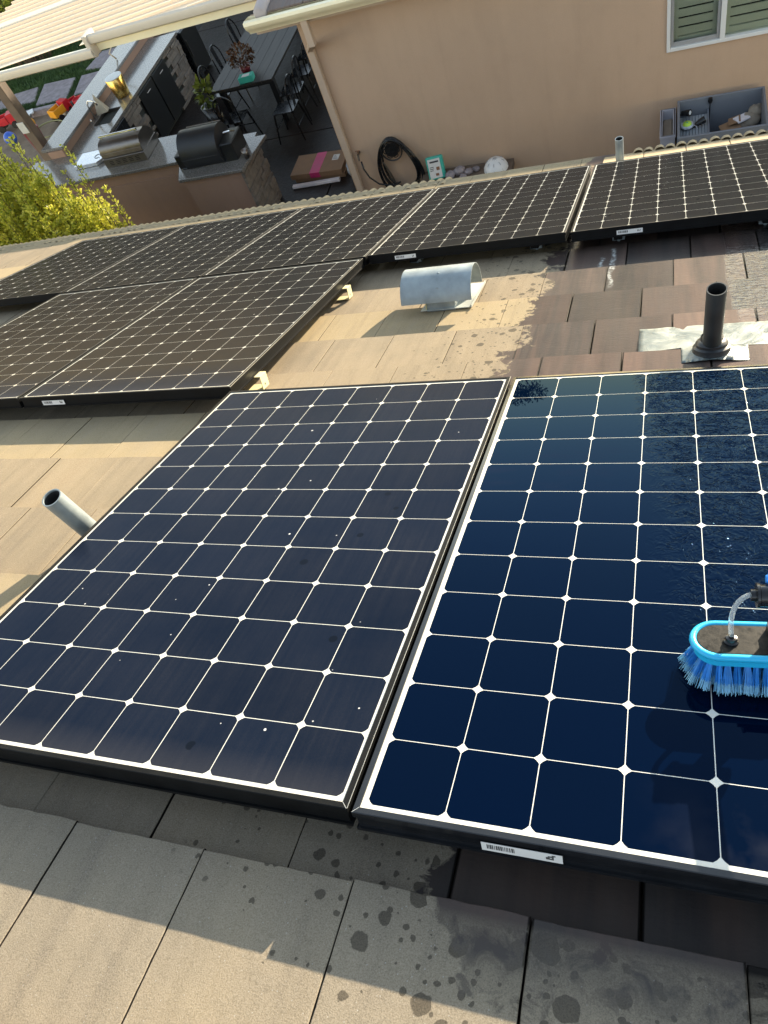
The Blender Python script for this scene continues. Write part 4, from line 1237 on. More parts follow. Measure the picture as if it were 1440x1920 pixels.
sb = thing("seed_bag", "upright white and teal seed bag leaning on the wall by the hose", "bag", loc=(-1.20, 6.68, 0.36), rotz=R(8))
LM = Matrix.Rotation(R(-14), 4, 'X')
b = MB(); b.prism([(-0.10, -0.035), (0.10, -0.035), (0.11, 0.0), (0.10, 0.03), (-0.10, 0.03), (-0.11, 0.0)], 0, 0.27, LM); b.build("sack", M_TEAL, sb, bevel=0.012, seg=2)
b = MB(); b.box(-0.085, 0.07, -0.038, -0.0358, 0.02, 0.25, LM); b.build("front_print", M_PAPER, sb)
b = MB()
for (x0_, x1_, z0_, z1_) in ((-0.06, 0.05, 0.205, 0.225), (-0.07, -0.02, 0.15, 0.158), (-0.07, -0.02, 0.13, 0.138), (-0.07, -0.03, 0.11, 0.118)): b.box(x0_, x1_, -0.0395, -0.0382, z0_, z1_, LM)
b.build("print_lines", M_INK, sb)
b = MB(); b.prism([(0.01, -0.0395), (0.05, -0.0395), (0.05, -0.0382), (0.01, -0.0382)], 0.11, 0.15, LM); b.prism([(-0.01, -0.0395), (0.03, -0.0395), (0.03, -0.0382), (-0.01, -0.0382)], 0.045, 0.075, LM)
b.build("print_pictures", M_BROWNP, sb)
# timber shelf the bag, rocks and dome stand on
sh = MB(); sh.box(-1.42, -0.26, 6.50, 6.86, 0.28, 0.36)
for x in (-1.38, -0.34): sh.box(x, x + 0.06, 6.52, 6.84, 0, 0.28)
tag(sh.build("bench", M_WOOD), "low timber bench along the wall under the bag and rocks", "bench")
for k, (x, y, s) in enumerate(((-1.03, 6.66, 0.07), (-0.92, 6.70, 0.085), (-0.80, 6.68, 0.06), (-0.86, 6.60, 0.05), (-0.71, 6.72, 0.05))):
    b = MB(); b.sphere((0, 0, 0), s, (1, .8, .62), 8, 5)
    b.v = [tuple(Vector(p) * random.uniform(.85, 1.12)) for p in b.v]
    o = b.build("rock", M_FLAG, None); o.location = (x, y, 0.36 + s * 0.5)
    tag(o, ["angular grey rock next to the seed bag", "largest grey rock of the row on the bench", "medium grey rock right of the largest one", "small grey rock in front of the largest one", "small grey rock nearest the white dome"][k], "rock", "rocks on the bench")
dm = thing("dome_light", "white ribbed dome sitting at the foot of the wall", "dome", loc=(-0.46, 6.70, 0.36))
b = MB(); b.lathe([(0.15, 0), (0.145, 0.03), (0.12, 0.08), (0.07, 0.12), (0.0, 0.135)], n=24); b.build("shell", M_WHITE, dm, smooth=True)
b = MB()
for k in range(8):
    a = k * 0.785; b.tube([(0.148 * math.cos(a), 0.148 * math.sin(a), 0.022), (0.10 * math.cos(a), 0.10 * math.sin(a), 0.103), (0, 0, 0.137)], 0.004, 4)
b.build("rib", M_SASH, dm)

# ------------------------------------------------------------------ grey storage box and contents
BX0, BX1, BY0, BY1, BZ = 1.60, 2.455, 6.10, 6.80, 0.76
bn = thing("storage_box", "open grey resin deck box standing against the wall under the window", "storage box", loc=((BX0 + BX1) / 2, (BY0 + BY1) / 2, 0))
w2, d2 = (BX1 - BX0) / 2, (BY1 - BY0) / 2
for nm_, q in (("front_panel", (-w2, w2, -d2, -d2 + 0.025)), ("back_panel", (-w2, w2, d2 - 0.025, d2)), ("side_panel", (-w2, -w2 + 0.025, -d2 + .025, d2 - .025)), ("side_panel", (w2 - 0.025, w2, -d2 + .025, d2 - .025))):
    b = MB(); b.box(q[0], q[1], q[2], q[3], 0, BZ); b.build(nm_, M_PLASTG, bn, bevel=0.004)
b = MB(); b.box(-w2 + .025, w2 - .025, -d2 + .025, d2 - .025, 0.02, 0.04); b.build("floor_panel", M_PLASTG, bn)
b = MB()
for k in range(9): b.box(-w2 + 0.03 + k * 0.031, -w2 + 0.03 + k * 0.031 + 0.027, -d2 + .03, d2 - .09, 0.600, 0.615)
b.build("tray", plain("grooved tray", (0.27, 0.30, 0.33), 0.5), bn, bevel=0.003)
b = MB(); b.box(-w2 + 0.305, -w2 + 0.32, -d2 + .03, d2 - .03, 0.04, 0.63); b.build("divider", M_PLASTG, bn)
b = MB(); b.tube([(-w2 + 0.33, d2 - 0.04, 0.70), (-w2 + 0.33, d2 - 0.04, 0.06)], 0.006, 6)
o = b.build("light_stake", M_BLK, None); o.location = bn.location; tag(o, "thin black stake lamp upright against the inside back of the grey box", "garden light")
b = MB(); b.lathe([(0.0, 0.06), (0.02, 0.055), (0.024, 0.02), (0.015, 0.0), (0.0, -0.01)], c=(-w2 + 0.33, d2 - 0.045, 0.70), n=12); b.build("lamp_head", M_BLKG, o)


def solar_spot(x, y, z, rz_, lb):
    T = thing("spot_light", lb, "garden light", loc=(x, y, z), rotz=rz_, group="garden lights in the grey box")
    b = MB(); b.tube([(-0.05, 0, 0.04), (0.0, 0, 0.05), (0.045, 0, 0.06)], [0.022, 0.032, 0.036], 12); auto_smooth(b.build("lamp_body", M_BLKG, T), 40)
    b = MB(); b.tube([(0.0455, 0, 0.0602), (0.048, 0, 0.0607)], [0.022, 0.020], 10); b.build("lens", M_WHITE, T)
    b = MB(); b.tube([(-0.02, 0, 0.03), (-0.05, 0.03, 0.0), (-0.08, 0.03, 0.0)], 0.008, 6); b.build("bracket", M_BLK, T)
    return T


solar_spot(1.69, 6.68, 0.625, R(-30), "black spot light in the back left corner of the grey box")
solar_spot(1.83, 6.48, 0.62, R(25), "black spot light next to the lime round lamp")
T = thing("round_lamp", "lime green round lamp with clear rim in the grey box", "garden light", loc=(1.70, 6.49, 0.66))
b = MB(); b.lathe([(0.0, 0.02), (0.04, 0.018), (0.045, 0.0)], n=20); b.build("cap", M_LIME, T, smooth=True)
b = MB(); b.lathe([(0.045, 0.0), (0.062, 0.004), (0.068, -0.02), (0.04, -0.04), (0, -0.04)], n=20); b.build("rim", M_BAG, T, smooth=True)
b = MB(); b.lathe([(0.0, 0.023), (0.009, 0.022), (0.01, 0.018)], n=10); b.build("stud", M_TEAL, T)
b = MB(); b.tube([(0.05, -0.02, 0.0), (0.09, -0.06, 0.0), (0.10, -0.08, -0.02)], 0.003, 5); b.build("stem", M_BAG, T)
b = MB(); b.box(-0.11, 0.08, -0.07, 0.06, 0, 0.012, Matrix.Rotation(R(18), 4, 'X') @ Matrix.Rotation(R(20), 4, 'Z')); b.box(-0.02, 0.10, -0.03, 0.09, 0.03, 0.04, Matrix.Rotation(R(-15), 4, 'Y'))
o = b.build("cardboard_scrap", M_KRAFT, None); o.location = (2.14, 6.52, 0.54); tag(o, "folded cardboard scrap inside the grey box", "cardboard")
b = MB(); b.box(-0.05, 0.09, -0.06, 0.05, 0, 0.02, Matrix.Rotation(R(30), 4, 'Z')); o = b.build("foam_scrap", M_FOAM, None, bevel=0.004); o.location = (2.22, 6.55, 0.58); tag(o, "white foam piece beside the cardboard scrap in the grey box", "packaging")
b = MB(); b.sphere((0, 0, 0.07), 0.11, (1, .8, .7), 14, 9); b.sphere((0.06, 0.07, 0.12), 0.075, (1, 1, .8), 12, 8); b.sphere((-0.08, -0.03, 0.05), 0.07, (1.2, .9, .7), 12, 8)
b.v = [tuple(Vector(p) * random.uniform(.95, 1.06)) for p in b.v]
o = b.build("cloth_bundle", M_TAN, None, smooth=True); o.location = (2.32, 6.60, 0.46); tag(o, "tan cloth bundle in the right corner of the grey box", "cloth")
tt = thing("storage_tote", "pale lilac tote with brown contents tucked left of the grey box", "tote", loc=(1.505, 6.62, 0.14))
for q in ((-0.075, 0.075, -0.26, -0.245), (-0.075, 0.075, 0.245, 0.26), (-0.075, -0.06, -0.245, 0.245), (0.06, 0.075, -0.245, 0.245)):
    b = MB(); b.box(q[0], q[1], q[2], q[3], 0, 0.50); b.box(q[0] - .006, q[1] + .006, q[2] - .004, q[3] + .004, 0.47, 0.50); b.build("side_panel", M_PLASTL, tt, bevel=0.003)
b = MB(); b.box(-0.058, 0.058, -0.243, 0.243, 0.30, 0.40); b.build("contents", M_TAN, tt, bevel=0.02)

# ------------------------------------------------------------------ cardboard box, foam and bag left of the downspout
cb = thing("flat_carton", "large flat brown carton with a pink tape stripe on the patio", "carton", loc=(-3.27, 7.86, 0.0), rotz=R(-3))
b = MB(); b.box(-0.42, 0.42, -0.22, 0.24, 0.075, 0.15, Matrix.Rotation(R(3), 4, 'X')); b.build("lid", M_KRAFT, cb, bevel=0.004)
b = MB(); b.box(-0.38, 0.44, -0.20, 0.26, 0.0, 0.07); b.build("lower_carton", M_KRAFT, cb, bevel=0.004)
b = MB(); b.box(-0.10, 0.06, -0.2215, 0.2415, 0.0735, 0.1515, Matrix.Rotation(R(3), 4, 'X')); b.build("tape_stripe", M_PINK, cb)
b = MB(); b.box(0.20, 0.30, 0.02, 0.14, 0.1505, 0.1525, Matrix.Rotation(R(3), 4, 'X')); b.build("shipping_label", M_PAPER, cb)
b = MB()
for k in range(3): b.box(0.21, 0.29 - .02 * k, 0.04 + .03 * k, 0.05 + .03 * k, 0.1526, 0.1532, Matrix.Rotation(R(3), 4, 'X'))
b.build("label_print", M_INK, cb)
b = MB(); b.box(-0.40, 0.36, -0.03, 0.03, 0, 0.045); o = b.build("foam_strip", M_FOAM, None, bevel=0.006); o.location = (-3.27, 7.56, 0.0); o.rotation_euler = (0, 0, R(1)); tag(o, "long white foam strip in front of the brown carton", "packaging")
b = MB(); b.sphere((0, 0, 0.18), 0.17, (0.75, 1.0, 1.15), 14, 10)
b.v = [tuple(Vector(p) + Vector((random.gauss(0, .014), random.gauss(0, .014), random.gauss(0, .014)))) for p in b.v]
o = b.build("plastic_bag", M_BAG, None, smooth=True); o.location = (-2.62, 7.60, 0); tag(o, "crumpled pale plastic bag between the carton and the wall corner", "bag")

# ------------------------------------------------------------------ outdoor kitchen
ki = thing("outdoor_kitchen", "L-shaped outdoor kitchen with granite tops, stone cladding and raised bar", "outdoor kitchen", loc=(0, 0, 0))
b = MB()
b.prism([(-8.10, 7.12), (-4.98, 7.16), (-4.80, 6.68), (-3.78, 6.68), (-3.66, 7.44), (-4.02, 7.44), (-4.06, 7.00), (-4.60, 7.00), (-4.92, 7.92), (-8.10, 7.92)], 0.875, 0.92)
b.build("granite_top", M_GRAN, ki, bevel=0.006)
b = MB(); b.prism([(-4.60, 7.00), (-4.06, 7.00), (-4.02, 7.44), (-4.05, 7.90), (-4.92, 7.90)], 0.70, 0.74); b.build("smoker_shelf", M_GRAN, ki)
b = MB(); b.prism([(-8.05, 7.17), (-4.94, 7.21), (-4.76, 6.73), (-3.84, 6.73), (-3.90, 7.40), (-4.95, 7.86), (-8.05, 7.88)], 0, 0.70); b.box(-8.05, -4.97, 7.22, 7.86, 0.70, 0.875)
b.prism([(-4.92, 7.15), (-4.76, 6.73), (-3.84, 6.73), (-3.84, 6.96), (-4.62, 6.96)], 0.70, 0.875)
b.build("stucco_base", M_STUC2, ki)
b = MB(); b.box(-7.87, -7.43, 7.95, 12.6, 1.025, 1.07); b.build("bar_top", M_GRAN, ki, bevel=0.006)
b = MB(); b.box(-7.75, -7.45, 7.93, 12.5, 0, 1.024); b.build("bar_wall", M_STUC2, ki)
b = MB(); b.box(-7.44, -6.82, 7.93, 8.70, 0.875, 0.92); b.box(-7.44, -7.30, 8.70, 9.18, 0.875, 0.92); b.box(-6.95, -6.82, 8.70, 9.18, 0.875, 0.92); b.box(-7.44, -6.82, 9.18, 11.5, 0.875, 0.92)
b.build("counter_top", M_GRAN, ki)
b = MB(); b.box(-7.30, -6.95, 8.70, 9.18, 0.74, 0.75)
for q in ((-7.30, -7.295, 8.70, 9.18), (-6.955, -6.95, 8.70, 9.18), (-7.295, -6.955, 8.70, 8.705), (-7.295, -6.955, 9.175, 9.18)): b.box(q[0], q[1], q[2], q[3], 0.75, 0.918)
b.build("sink_bowl", M_STEEL, ki)
b = MB(); b.tube([(-7.36, 8.93, 0.92), (-7.36, 8.93, 1.14), (-7.30, 8.93, 1.22), (-7.20, 8.93, 1.20), (-7.17, 8.93, 1.12)], 0.014, 8); b.tube([(-7.36, 8.80, 0.92), (-7.36, 8.80, 0.99)], 0.012, 8)
b.tube([(-7.36, 9.06, 0.92), (-7.36, 9.06, 1.0), (-7.30, 9.09, 1.0)], 0.011, 8)
b.build("faucet", M_CHROME, ki, smooth=True)
b = MB(); b.box(-7.40, -6.86, 7.93, 11.45, 0, 0.872); b.build("cabinet_core", M_DARK, ki)
# stacked stone cladding on the inner face (x = -6.86) and the right end (facing +x)
def clad(face, a0, a1, z0, z1, gap_list=()):
    z = z0
    while z < z1 - 0.02:
        hgt_ = min(random.choice((0.055, 0.07, 0.09)), z1 - z)
        a = a0
        while a < a1 - 0.02:
            L_ = min(random.uniform(0.16, 0.42), a1 - a)
            if not any(g0 < a + L_ / 2 < g1 for g0, g1 in gap_list):
                d_ = random.uniform(0.015, 0.045)
                s = MB()
                face(s, a + 0.003, a + L_ - 0.003, z + 0.003, z + hgt_ - 0.003, d_)
                s.build("stone", M_STONE, ki, bevel=0.004)
            a += L_
        z += hgt_
random.seed(21)
clad(lambda s, a, c, z0, z1, d: s.box(-6.859, -6.859 + d, a, c, z0, z1), 7.93, 11.45, 0.0, 0.86, ((8.35, 8.95), (9.55, 10.75)))
def endface(s, a, c, z0, z1, d):
    # right end of the smoker bay, from (-3.84,6.73) to (-3.90,7.40)
    p0 = Vector((-3.845, 6.70, 0)); p1 = Vector((-3.80, 7.42, 0)); L = (p1 - p0); f = L.length
    s.box(p0.x, p0.x + d + 0.01, 6.70 + a, 6.70 + c, z0, z1)
clad(endface, 0.0, 0.72, 0.0, 0.87)
b = MB(); b.box(-6.858, -6.815, 8.37, 8.93, 0.03, 0.86); b.build("fridge_door", M_BLKG, ki, bevel=0.005)
b = MB(); b.tube([(-6.79, 8.44, 0.45), (-6.79, 8.44, 0.78)], 0.01, 6); b.box(-6.815, -6.79, 8.435, 8.445, 0.47, 0.48); b.box(-6.815, -6.79, 8.435, 8.445, 0.75, 0.76); b.build("fridge_handle", M_STEEL, ki)
for y0_ in (9.57, 10.17):
    b = MB(); b.box(-6.858, -6.82, y0_, y0_ + 0.57, 0.06, 0.85); b.build("cabinet_door", M_BLK, ki, bevel=0.005)
    b = MB(); b.tube([(-6.80, y0_ + 0.22, 0.76), (-6.80, y0_ + 0.36, 0.76)], 0.008, 6); b.build("cabinet_handle", M_STEEL, ki)
b = MB(); b.box(-7.43, -7.425, 10.1, 10.2, 0.95, 1.01); b.build("outlet_plate", M_STEEL, ki)

# black fence-like dark screen at the end of the bar is a side-by-side fridge
fr_ = thing("bar_fridge", "black cube fridge beyond the far end of the stone counter", "fridge", loc=(-7.15, 11.9, 0))
b = MB(); b.box(-0.30, 0.30, -0.30, 0.30, 0.02, 0.86); b.build("cabinet", M_BLKG, fr_, bevel=0.01)
b = MB(); b.box(0.302, 0.335, -0.30, 0.30, 0.05, 0.85); b.build("door", M_BLK, fr_, bevel=0.006)
b = MB(); b.box(0.336, 0.35, -0.26, -0.24, 0.4, 0.7); b.build("handle", M_STEEL, fr_)

gr = thing("gas_grill", "built-in stainless gas grill with a long hood handle on the granite island", "grill", loc=(-5.98, 7.55, 0.92), rotz=R(2))
b = MB(); b.box(-0.37, 0.37, -0.20, 0.30, 0.0, 0.13); b.build("fire_box", M_STEEL, gr, bevel=0.006)
for k in range(5):
    b = MB()
    for j in range(3): b.box(-0.27 + k * 0.115, -0.27 + k * 0.115 + 0.07, -0.2025, -0.1995, 0.035 + j * 0.024, 0.044 + j * 0.024)
    b.build("vent_louvre", M_HOLE, gr)
b = MB(); n = 10; prof = [(-0.17, 0.131), (-0.175, 0.20), (-0.15, 0.27), (-0.10, 0.315), (0.0, 0.335), (0.12, 0.33), (0.22, 0.28), (0.28, 0.20), (0.29, 0.131)]
vs = [(x, y, z) for x in (-0.36, 0.36) for y, z in prof]; n = len(prof)
b.add(vs, [(i, i + 1, n + i + 1, n + i) for i in range(n - 1)] + [tuple(range(n)), tuple(range(2 * n - 1, n - 1, -1)), (0, n, 2 * n - 1, n - 1)])
auto_smooth(b.build("hood", M_STEEL, gr), 40)
b = MB(); b.box(-0.355, 0.355, -0.186, -0.178, 0.145, 0.20); b.build("rear_panel", plain("brushed steel", (0.38, 0.33, 0.28), 0.4, metal=0.9), gr, bevel=0.002)
b = MB(); b.tube([(-0.33, -0.02, 0.375), (0.33, -0.02, 0.375)], 0.017, 10); b.box(-0.31, -0.29, -0.03, 0.0, 0.33, 0.375); b.box(0.29, 0.31, -0.03, 0.0, 0.33, 0.375); b.build("handle", M_CHROME, gr, smooth=False)

cv = thing("burner_cover", "octagonal stainless side burner cover with a ring mark left of the grill", "burner cover", loc=(-6.75, 7.60, 0.92), rotz=R(2))
b = MB(); b.prism([(-0.26, -0.14), (0.17, -0.14), (0.24, -0.06), (0.24, 0.12), (0.17, 0.22), (-0.26, 0.22)], 0, 0.055); b.build("cover_plate", plain("satin steel", (0.62, 0.64, 0.68), 0.22, metal=0.85), cv, bevel=0.006)
b = MB(); b.tube([(0.12 + 0.05 * math.cos(a), 0.03 + 0.05 * math.sin(a), 0.056) for a in [k * 0.3307 for k in range(17)]], 0.005, 5, closed=False); b.tube([(0.15, 0.0, 0.056), (0.18, -0.03, 0.056)], 0.005, 5); b.build("ring_mark", M_INK, cv)

sm_ = thing("pellet_smoker", "large black barrel smoker sitting in the notch of the granite counter", "smoker", loc=(-4.42, 7.12, 0.74), rotz=R(1))
b = MB(); b.tube([(-0.31, 0, 0.34), (-0.305, 0, 0.34), (0.295, 0, 0.34), (0.30, 0, 0.34)], [0.24, 0.255, 0.255, 0.24], 36); auto_smooth(b.build("barrel", M_SMOK, sm_), 40)
b = MB(); b.box(-0.40, 0.40, -0.20, 0.20, 0.02, 0.20); b.box(-0.46, -0.312, -0.16, 0.20, 0.10, 0.36); b.build("lower_body", M_BLK, sm_, bevel=0.01)
b = MB(); b.box(0.305, 0.50, -0.20, 0.20, 0.06, 0.42); b.build("pellet_hopper", M_BLK, sm_, bevel=0.012)
b = MB(); b.tube([(-0.27, 0.19, 0.545), (0.27, 0.19, 0.545)], 0.011, 8); b.build("lid_handle", M_STEEL, sm_)
b = MB(); b.tube([(0.33, 0.02, 0.44), (0.38, -0.06, 0.50), (0.46, -0.04, 0.50), (0.47, 0.06, 0.44)], 0.011, 8); b.build("hopper_handle", M_CHROME, sm_)
b = MB(); b.tube([(-0.30, -0.255, 0.33), (0.26, -0.255, 0.33)], 0.004, 5); b.build("lid_seam", M_BLK, sm_)
b = MB(); b.lathe([(0.0, 0.005), (0.035, 0.005), (0.045, 0.12), (0.042, 0.12), (0.034, 0.01)], n=18); o = b.build("steel_cup", M_STEEL, None, smooth=True); o.location = (-3.78, 6.93, 0.92); tag(o, "small steel cup on the granite right of the smoker", "cup")

bp = thing("brass_bucket", "brass ice bucket with a white lid on the inner counter", "bucket", loc=(-7.08, 9.55, 0.92))
b = MB(); b.lathe([(0.0, 0.002), (0.12, 0.002), (0.125, 0.02), (0.155, 0.30), (0.15, 0.305)], n=28); b.build("body", M_BRASS, bp, smooth=True)
b = MB(); b.lathe([(0.152, 0.302), (0.15, 0.312), (0.0, 0.318)], n=28); b.build("lid", plain("pale lid", (0.62, 0.66, 0.68), 0.35), bp)
es = thing("card_stand", "small folded white card stand by the sink", "card stand", loc=(-7.30, 9.12, 0.92), rotz=R(20))
b = MB(); b.add([(-0.10, -0.06, 0), (0.10, -0.06, 0), (0.0, 0.0, 0.30), (-0.09, 0.07, 0), (0.11, 0.07, 0)], [(0, 1, 2), (4, 3, 2), (0, 2, 3), (1, 4, 2)]); b.build("card", plain("aged card", (0.50, 0.46, 0.38), 0.6), es)
hk = MB(); hk.tube([(-7.60, 8.98 + 1.6, 1.08), (-7.66, 10.55, 1.20), (-7.58, 10.62, 1.28), (-7.60, 10.70, 1.36)], 0.014, 6)
tag(hk.build("driftwood_hook", plain("pale wood", (0.60, 0.52, 0.40), 0.7), smooth=True), "pale crooked stick standing on the raised bar", "ornament")


def leafball(name, mat, parent, c, rad, cnt, size, seed=1, flat=0.0):
    r_ = np.random.default_rng(seed)
    d = r_.normal(size=(cnt, 3)); d /= np.linalg.norm(d, axis=1)[:, None]
    p = np.array(c) + d * (np.array(rad) * (r_.random(cnt) ** 0.4)[:, None])
    return leaves(name, mat, parent, p, d, size, r_)


def leaves(name, mat, parent, p, nrm, size, r_, aspect=0.5):
    cnt = len(p)
    ax = nrm + r_.normal(0, 0.5, (cnt, 3)); ax /= np.linalg.norm(ax, axis=1)[:, None]
    sd = np.cross(ax, r_.normal(size=(cnt, 3))); sd /= np.linalg.norm(sd, axis=1)[:, None]
    s = size * r_.uniform(0.7, 1.3, cnt)[:, None]
    V = np.zeros((cnt, 4, 3))
    V[:, 0] = p; V[:, 1] = p + ax * s * .5 + sd * s * aspect * .5; V[:, 2] = p + ax * s; V[:, 3] = p + ax * s * .5 - sd * s * aspect * .5
    me = bpy.data.meshes.new(name)
    me.vertices.add(cnt * 4); me.vertices.foreach_set('co', V.ravel())
    me.loops.add(cnt * 4); me.loops.foreach_set('vertex_index', np.arange(cnt * 4))
    me.polygons.add(cnt); me.polygons.foreach_set('loop_start', np.arange(cnt) * 4); me.polygons.foreach_set('loop_total', np.full(cnt, 4))
    me.update(); me.validate(); me.materials.append(mat)
    o = bpy.data.objects.new(name, me); col.objects.link(o)
    if parent is not None: o.parent = parent
    return o


# ------------------------------------------------------------------ dining table and metal chairs
tb_ = thing("dining_table", "long dark plank dining table on the patio", "table", loc=(-4.83, 11.3, 0))
for k in range(6):
    b = MB(); b.box(-0.57 + k * 0.19 + 0.002, -0.57 + (k + 1) * 0.19 - 0.002, -1.95, 1.95, 0.71, 0.75); b.build("plank", M_DWOOD, tb_, bevel=0.003)
for x in (-0.46, 0.46):
    for y in (-1.75, 1.75):
        b = MB(); b.box(x - .045, x + .045, y - .045, y + .045, 0, 0.71); b.build("leg", M_BLK, tb_, bevel=0.004)
b = MB(); b.box(-0.50, 0.50, -1.80, -1.76, 0.62, 0.708); b.box(-0.50, 0.50, 1.76, 1.80, 0.62, 0.708); b.build("apron", M_BLK, tb_)


def make_chair(label):
    T = thing("metal_chair", label, "chair", group="black metal chairs round the dining table")
    b = MB(); b.prism([(-.16, -.18), (.16, -.18), (.18, -.14), (.18, .14), (.16, .18), (-.16, .18), (-.18, .14), (-.18, -.14)], 0.44, 0.455); b.build("seat", M_BLKG, T, bevel=0.006)
    for sx in (-1, 1):
        for sy in (-1, 1):
            b = MB(); b.tube([(sx * .155, sy * .155, 0.44), (sx * .21, sy * .22, 0.0)], [0.018, 0.012], 6); b.build("leg", M_BLKG, T)
    b = MB()
    pts = [(-.17, .17, .44)] + [(-.17 * math.cos(a) * (1.05), .17 + .05 * (0.3 + 0.7 * math.sin(a)), .44 + .26 + .20 * math.sin(a)) for a in [k * math.pi / 10 for k in range(11)]] + [(.17, .17, .44)]
    b.tube(pts, 0.012, 6); b.build("back_hoop", M_BLKG, T, smooth=True)
    b = MB(); b.add([(-.045, .17, .45), (.045, .17, .45), (.055, .222, .895), (-.055, .222, .895), (-.045, .176, .45), (.045, .176, .45), (.055, .228, .895), (-.055, .228, .895)], [(0, 1, 2, 3), (7, 6, 5, 4), (0, 4, 5, 1), (1, 5, 6, 2), (2, 6, 7, 3), (3, 7, 4, 0)]); b.build("back_splat", M_BLKG, T)
    b = MB(); b.tube([(-.18, -.185, .22), (.18, -.185, .22)], .007, 5); b.tube([(-.18, .185, .22), (.18, .185, .22)], .007, 5); b.build("stretcher", M_BLKG, T)
    return T


spots = [(-5.52, 9.95, 90, "nearest black metal chair on the far-left side of the dining table"), (-5.55, 10.62, 90, "second black metal chair on the left side of the dining table"), (-5.55, 11.5, 90, "third black metal chair on the left side of the dining table"),
         (-4.05, 9.02, -90, "metal chair standing just past the near right corner of the dining table"), (-4.10, 9.55, -88, "nearest metal chair pushed under the right side of the dining table"), (-4.08, 10.08, -92, "second metal chair pushed under the right side of the dining table"),
         (-4.10, 10.62, -90, "third metal chair pushed under the right side of the dining table"), (-4.06, 11.2, -90, "fourth metal chair pushed under the right side of the dining table"), (-4.08, 11.8, -90, "fifth metal chair pushed under the right side of the dining table"), (-4.95, 9.02, 180, "black metal chair at the near end of the dining table")]
ch0 = None
for (x, y, a, lb) in spots:
    if ch0 is None: c_ = ch0 = make_chair(lb)
    else: c_ = copy_tree(ch0); c_['label'] = lb
    c_.location = (x, y, 0); c_.rotation_euler = (0, 0, R(a) )
cp = thing("centrepiece", "bushy brown and orange dried arrangement on the near end of the table", "plant", loc=(-4.85, 9.78, 0.75))
b = MB(); b.lathe([(0, 0), (0.07, 0), (0.09, 0.1), (0.085, 0.1), (0.0, 0.09)], n=14); b.build("vase", M_CLAY, cp, smooth=True)
leafball("foliage", M_AUT, cp, (0, 0, 0.24), (0.21, 0.21, 0.15), 420, 0.06, 5)
b = MB(); b.box(-0.12, 0.12, -0.07, 0.07, 0, 0.09); o = b.build("teal_box", M_TEAL, None, bevel=0.004); o.location = (-4.72, 9.46, 0.75); o.rotation_euler = (0, 0, R(5)); tag(o, "small teal and white box on the near end of the table", "box")
b = MB(); b.box(-0.06, 0.07, -0.05, 0.03, 0.0905, 0.0925); b.build("lid_print", M_PAPER, o)
pl = thing("potted_plant", "yellow-green leafy plant in a tall black pot beside the table", "plant", loc=(-5.42, 9.25, 0))
b = MB(); b.lathe([(0, 0), (0.11, 0), (0.17, 0.62), (0.155, 0.62), (0.0, 0.56)], n=20); b.build("pot", M_BLKG, pl, smooth=True)
leafball("foliage", leaf_mat("lime leaf", (0.05, 0.07, 0.012), (0.12, 0.15, 0.02), (0.24, 0.26, 0.04), .3), pl, (0, 0, 0.78), (0.13, 0.13, 0.20), 90, 0.12, 6)

# ------------------------------------------------------------------ toys and pots in the planting bed
def toy_truck(loc, rz_, m1, m2, label, s=1.0):
    T = thing("toy_truck", label, "toy", loc=loc, rotz=rz_)
    b = MB(); b.box(-.20 * s, .02 * s, -.09 * s, .09 * s, .09 * s, .11 * s); b.box(-.20 * s, -.18 * s, -.09 * s, .09 * s, .11 * s, .20 * s); b.box(-.18 * s, .02 * s, -.09 * s, -.075 * s, .11 * s, .2 * s); b.box(-.18 * s, .02 * s, .075 * s, .09 * s, .11 * s, .2 * s); b.build("tipper_bed", m1, T, bevel=0.004)
    b = MB(); b.prism([(.03 * s, .07 * s), (.18 * s, .07 * s), (.18 * s, .13 * s), (.13 * s, .22 * s), (.03 * s, .22 * s)], -.085 * s, .085 * s, Matrix.Rotation(R(90), 4, 'X')); b.build("cab", m2, T, bevel=0.004)
    for x in (-.13, .11):
        for y in (-.095, .095):
            b = MB(); b.tube([(x * s, (y - .018) * s, .055 * s), (x * s, (y + .018) * s, .055 * s)], .055 * s, 12); b.build("wheel", M_BLK, T)
    return T


toy_truck((-10.05, 11.38, 0), R(70), M_YEL, M_RED, "yellow toy dump truck with red cab by the kerb", 1.3)
toy_truck((-11.55, 11.45, 0), R(20), M_RED, M_RED, "red toy truck at the left edge beyond the post", 1.3)
toy_truck((-9.75, 11.5, 0), R(-40), M_RED, M_BLK, "dark red toy truck next to the yellow one", 1.1)


def pot(loc, h_, r1, mat, label, nm_="plant_pot"):
    b = MB(); b.lathe([(0, 0), (r1 * .7, 0), (r1, h_), (r1 * .9, h_), (r1 * .85, h_ * .9), (0, h_ * .88)], n=16)
    o = auto_smooth(b.build(nm_, mat, None), 40); o.location = loc; tag(o, label, "pot" if nm_ == "plant_pot" else "toy"); return o


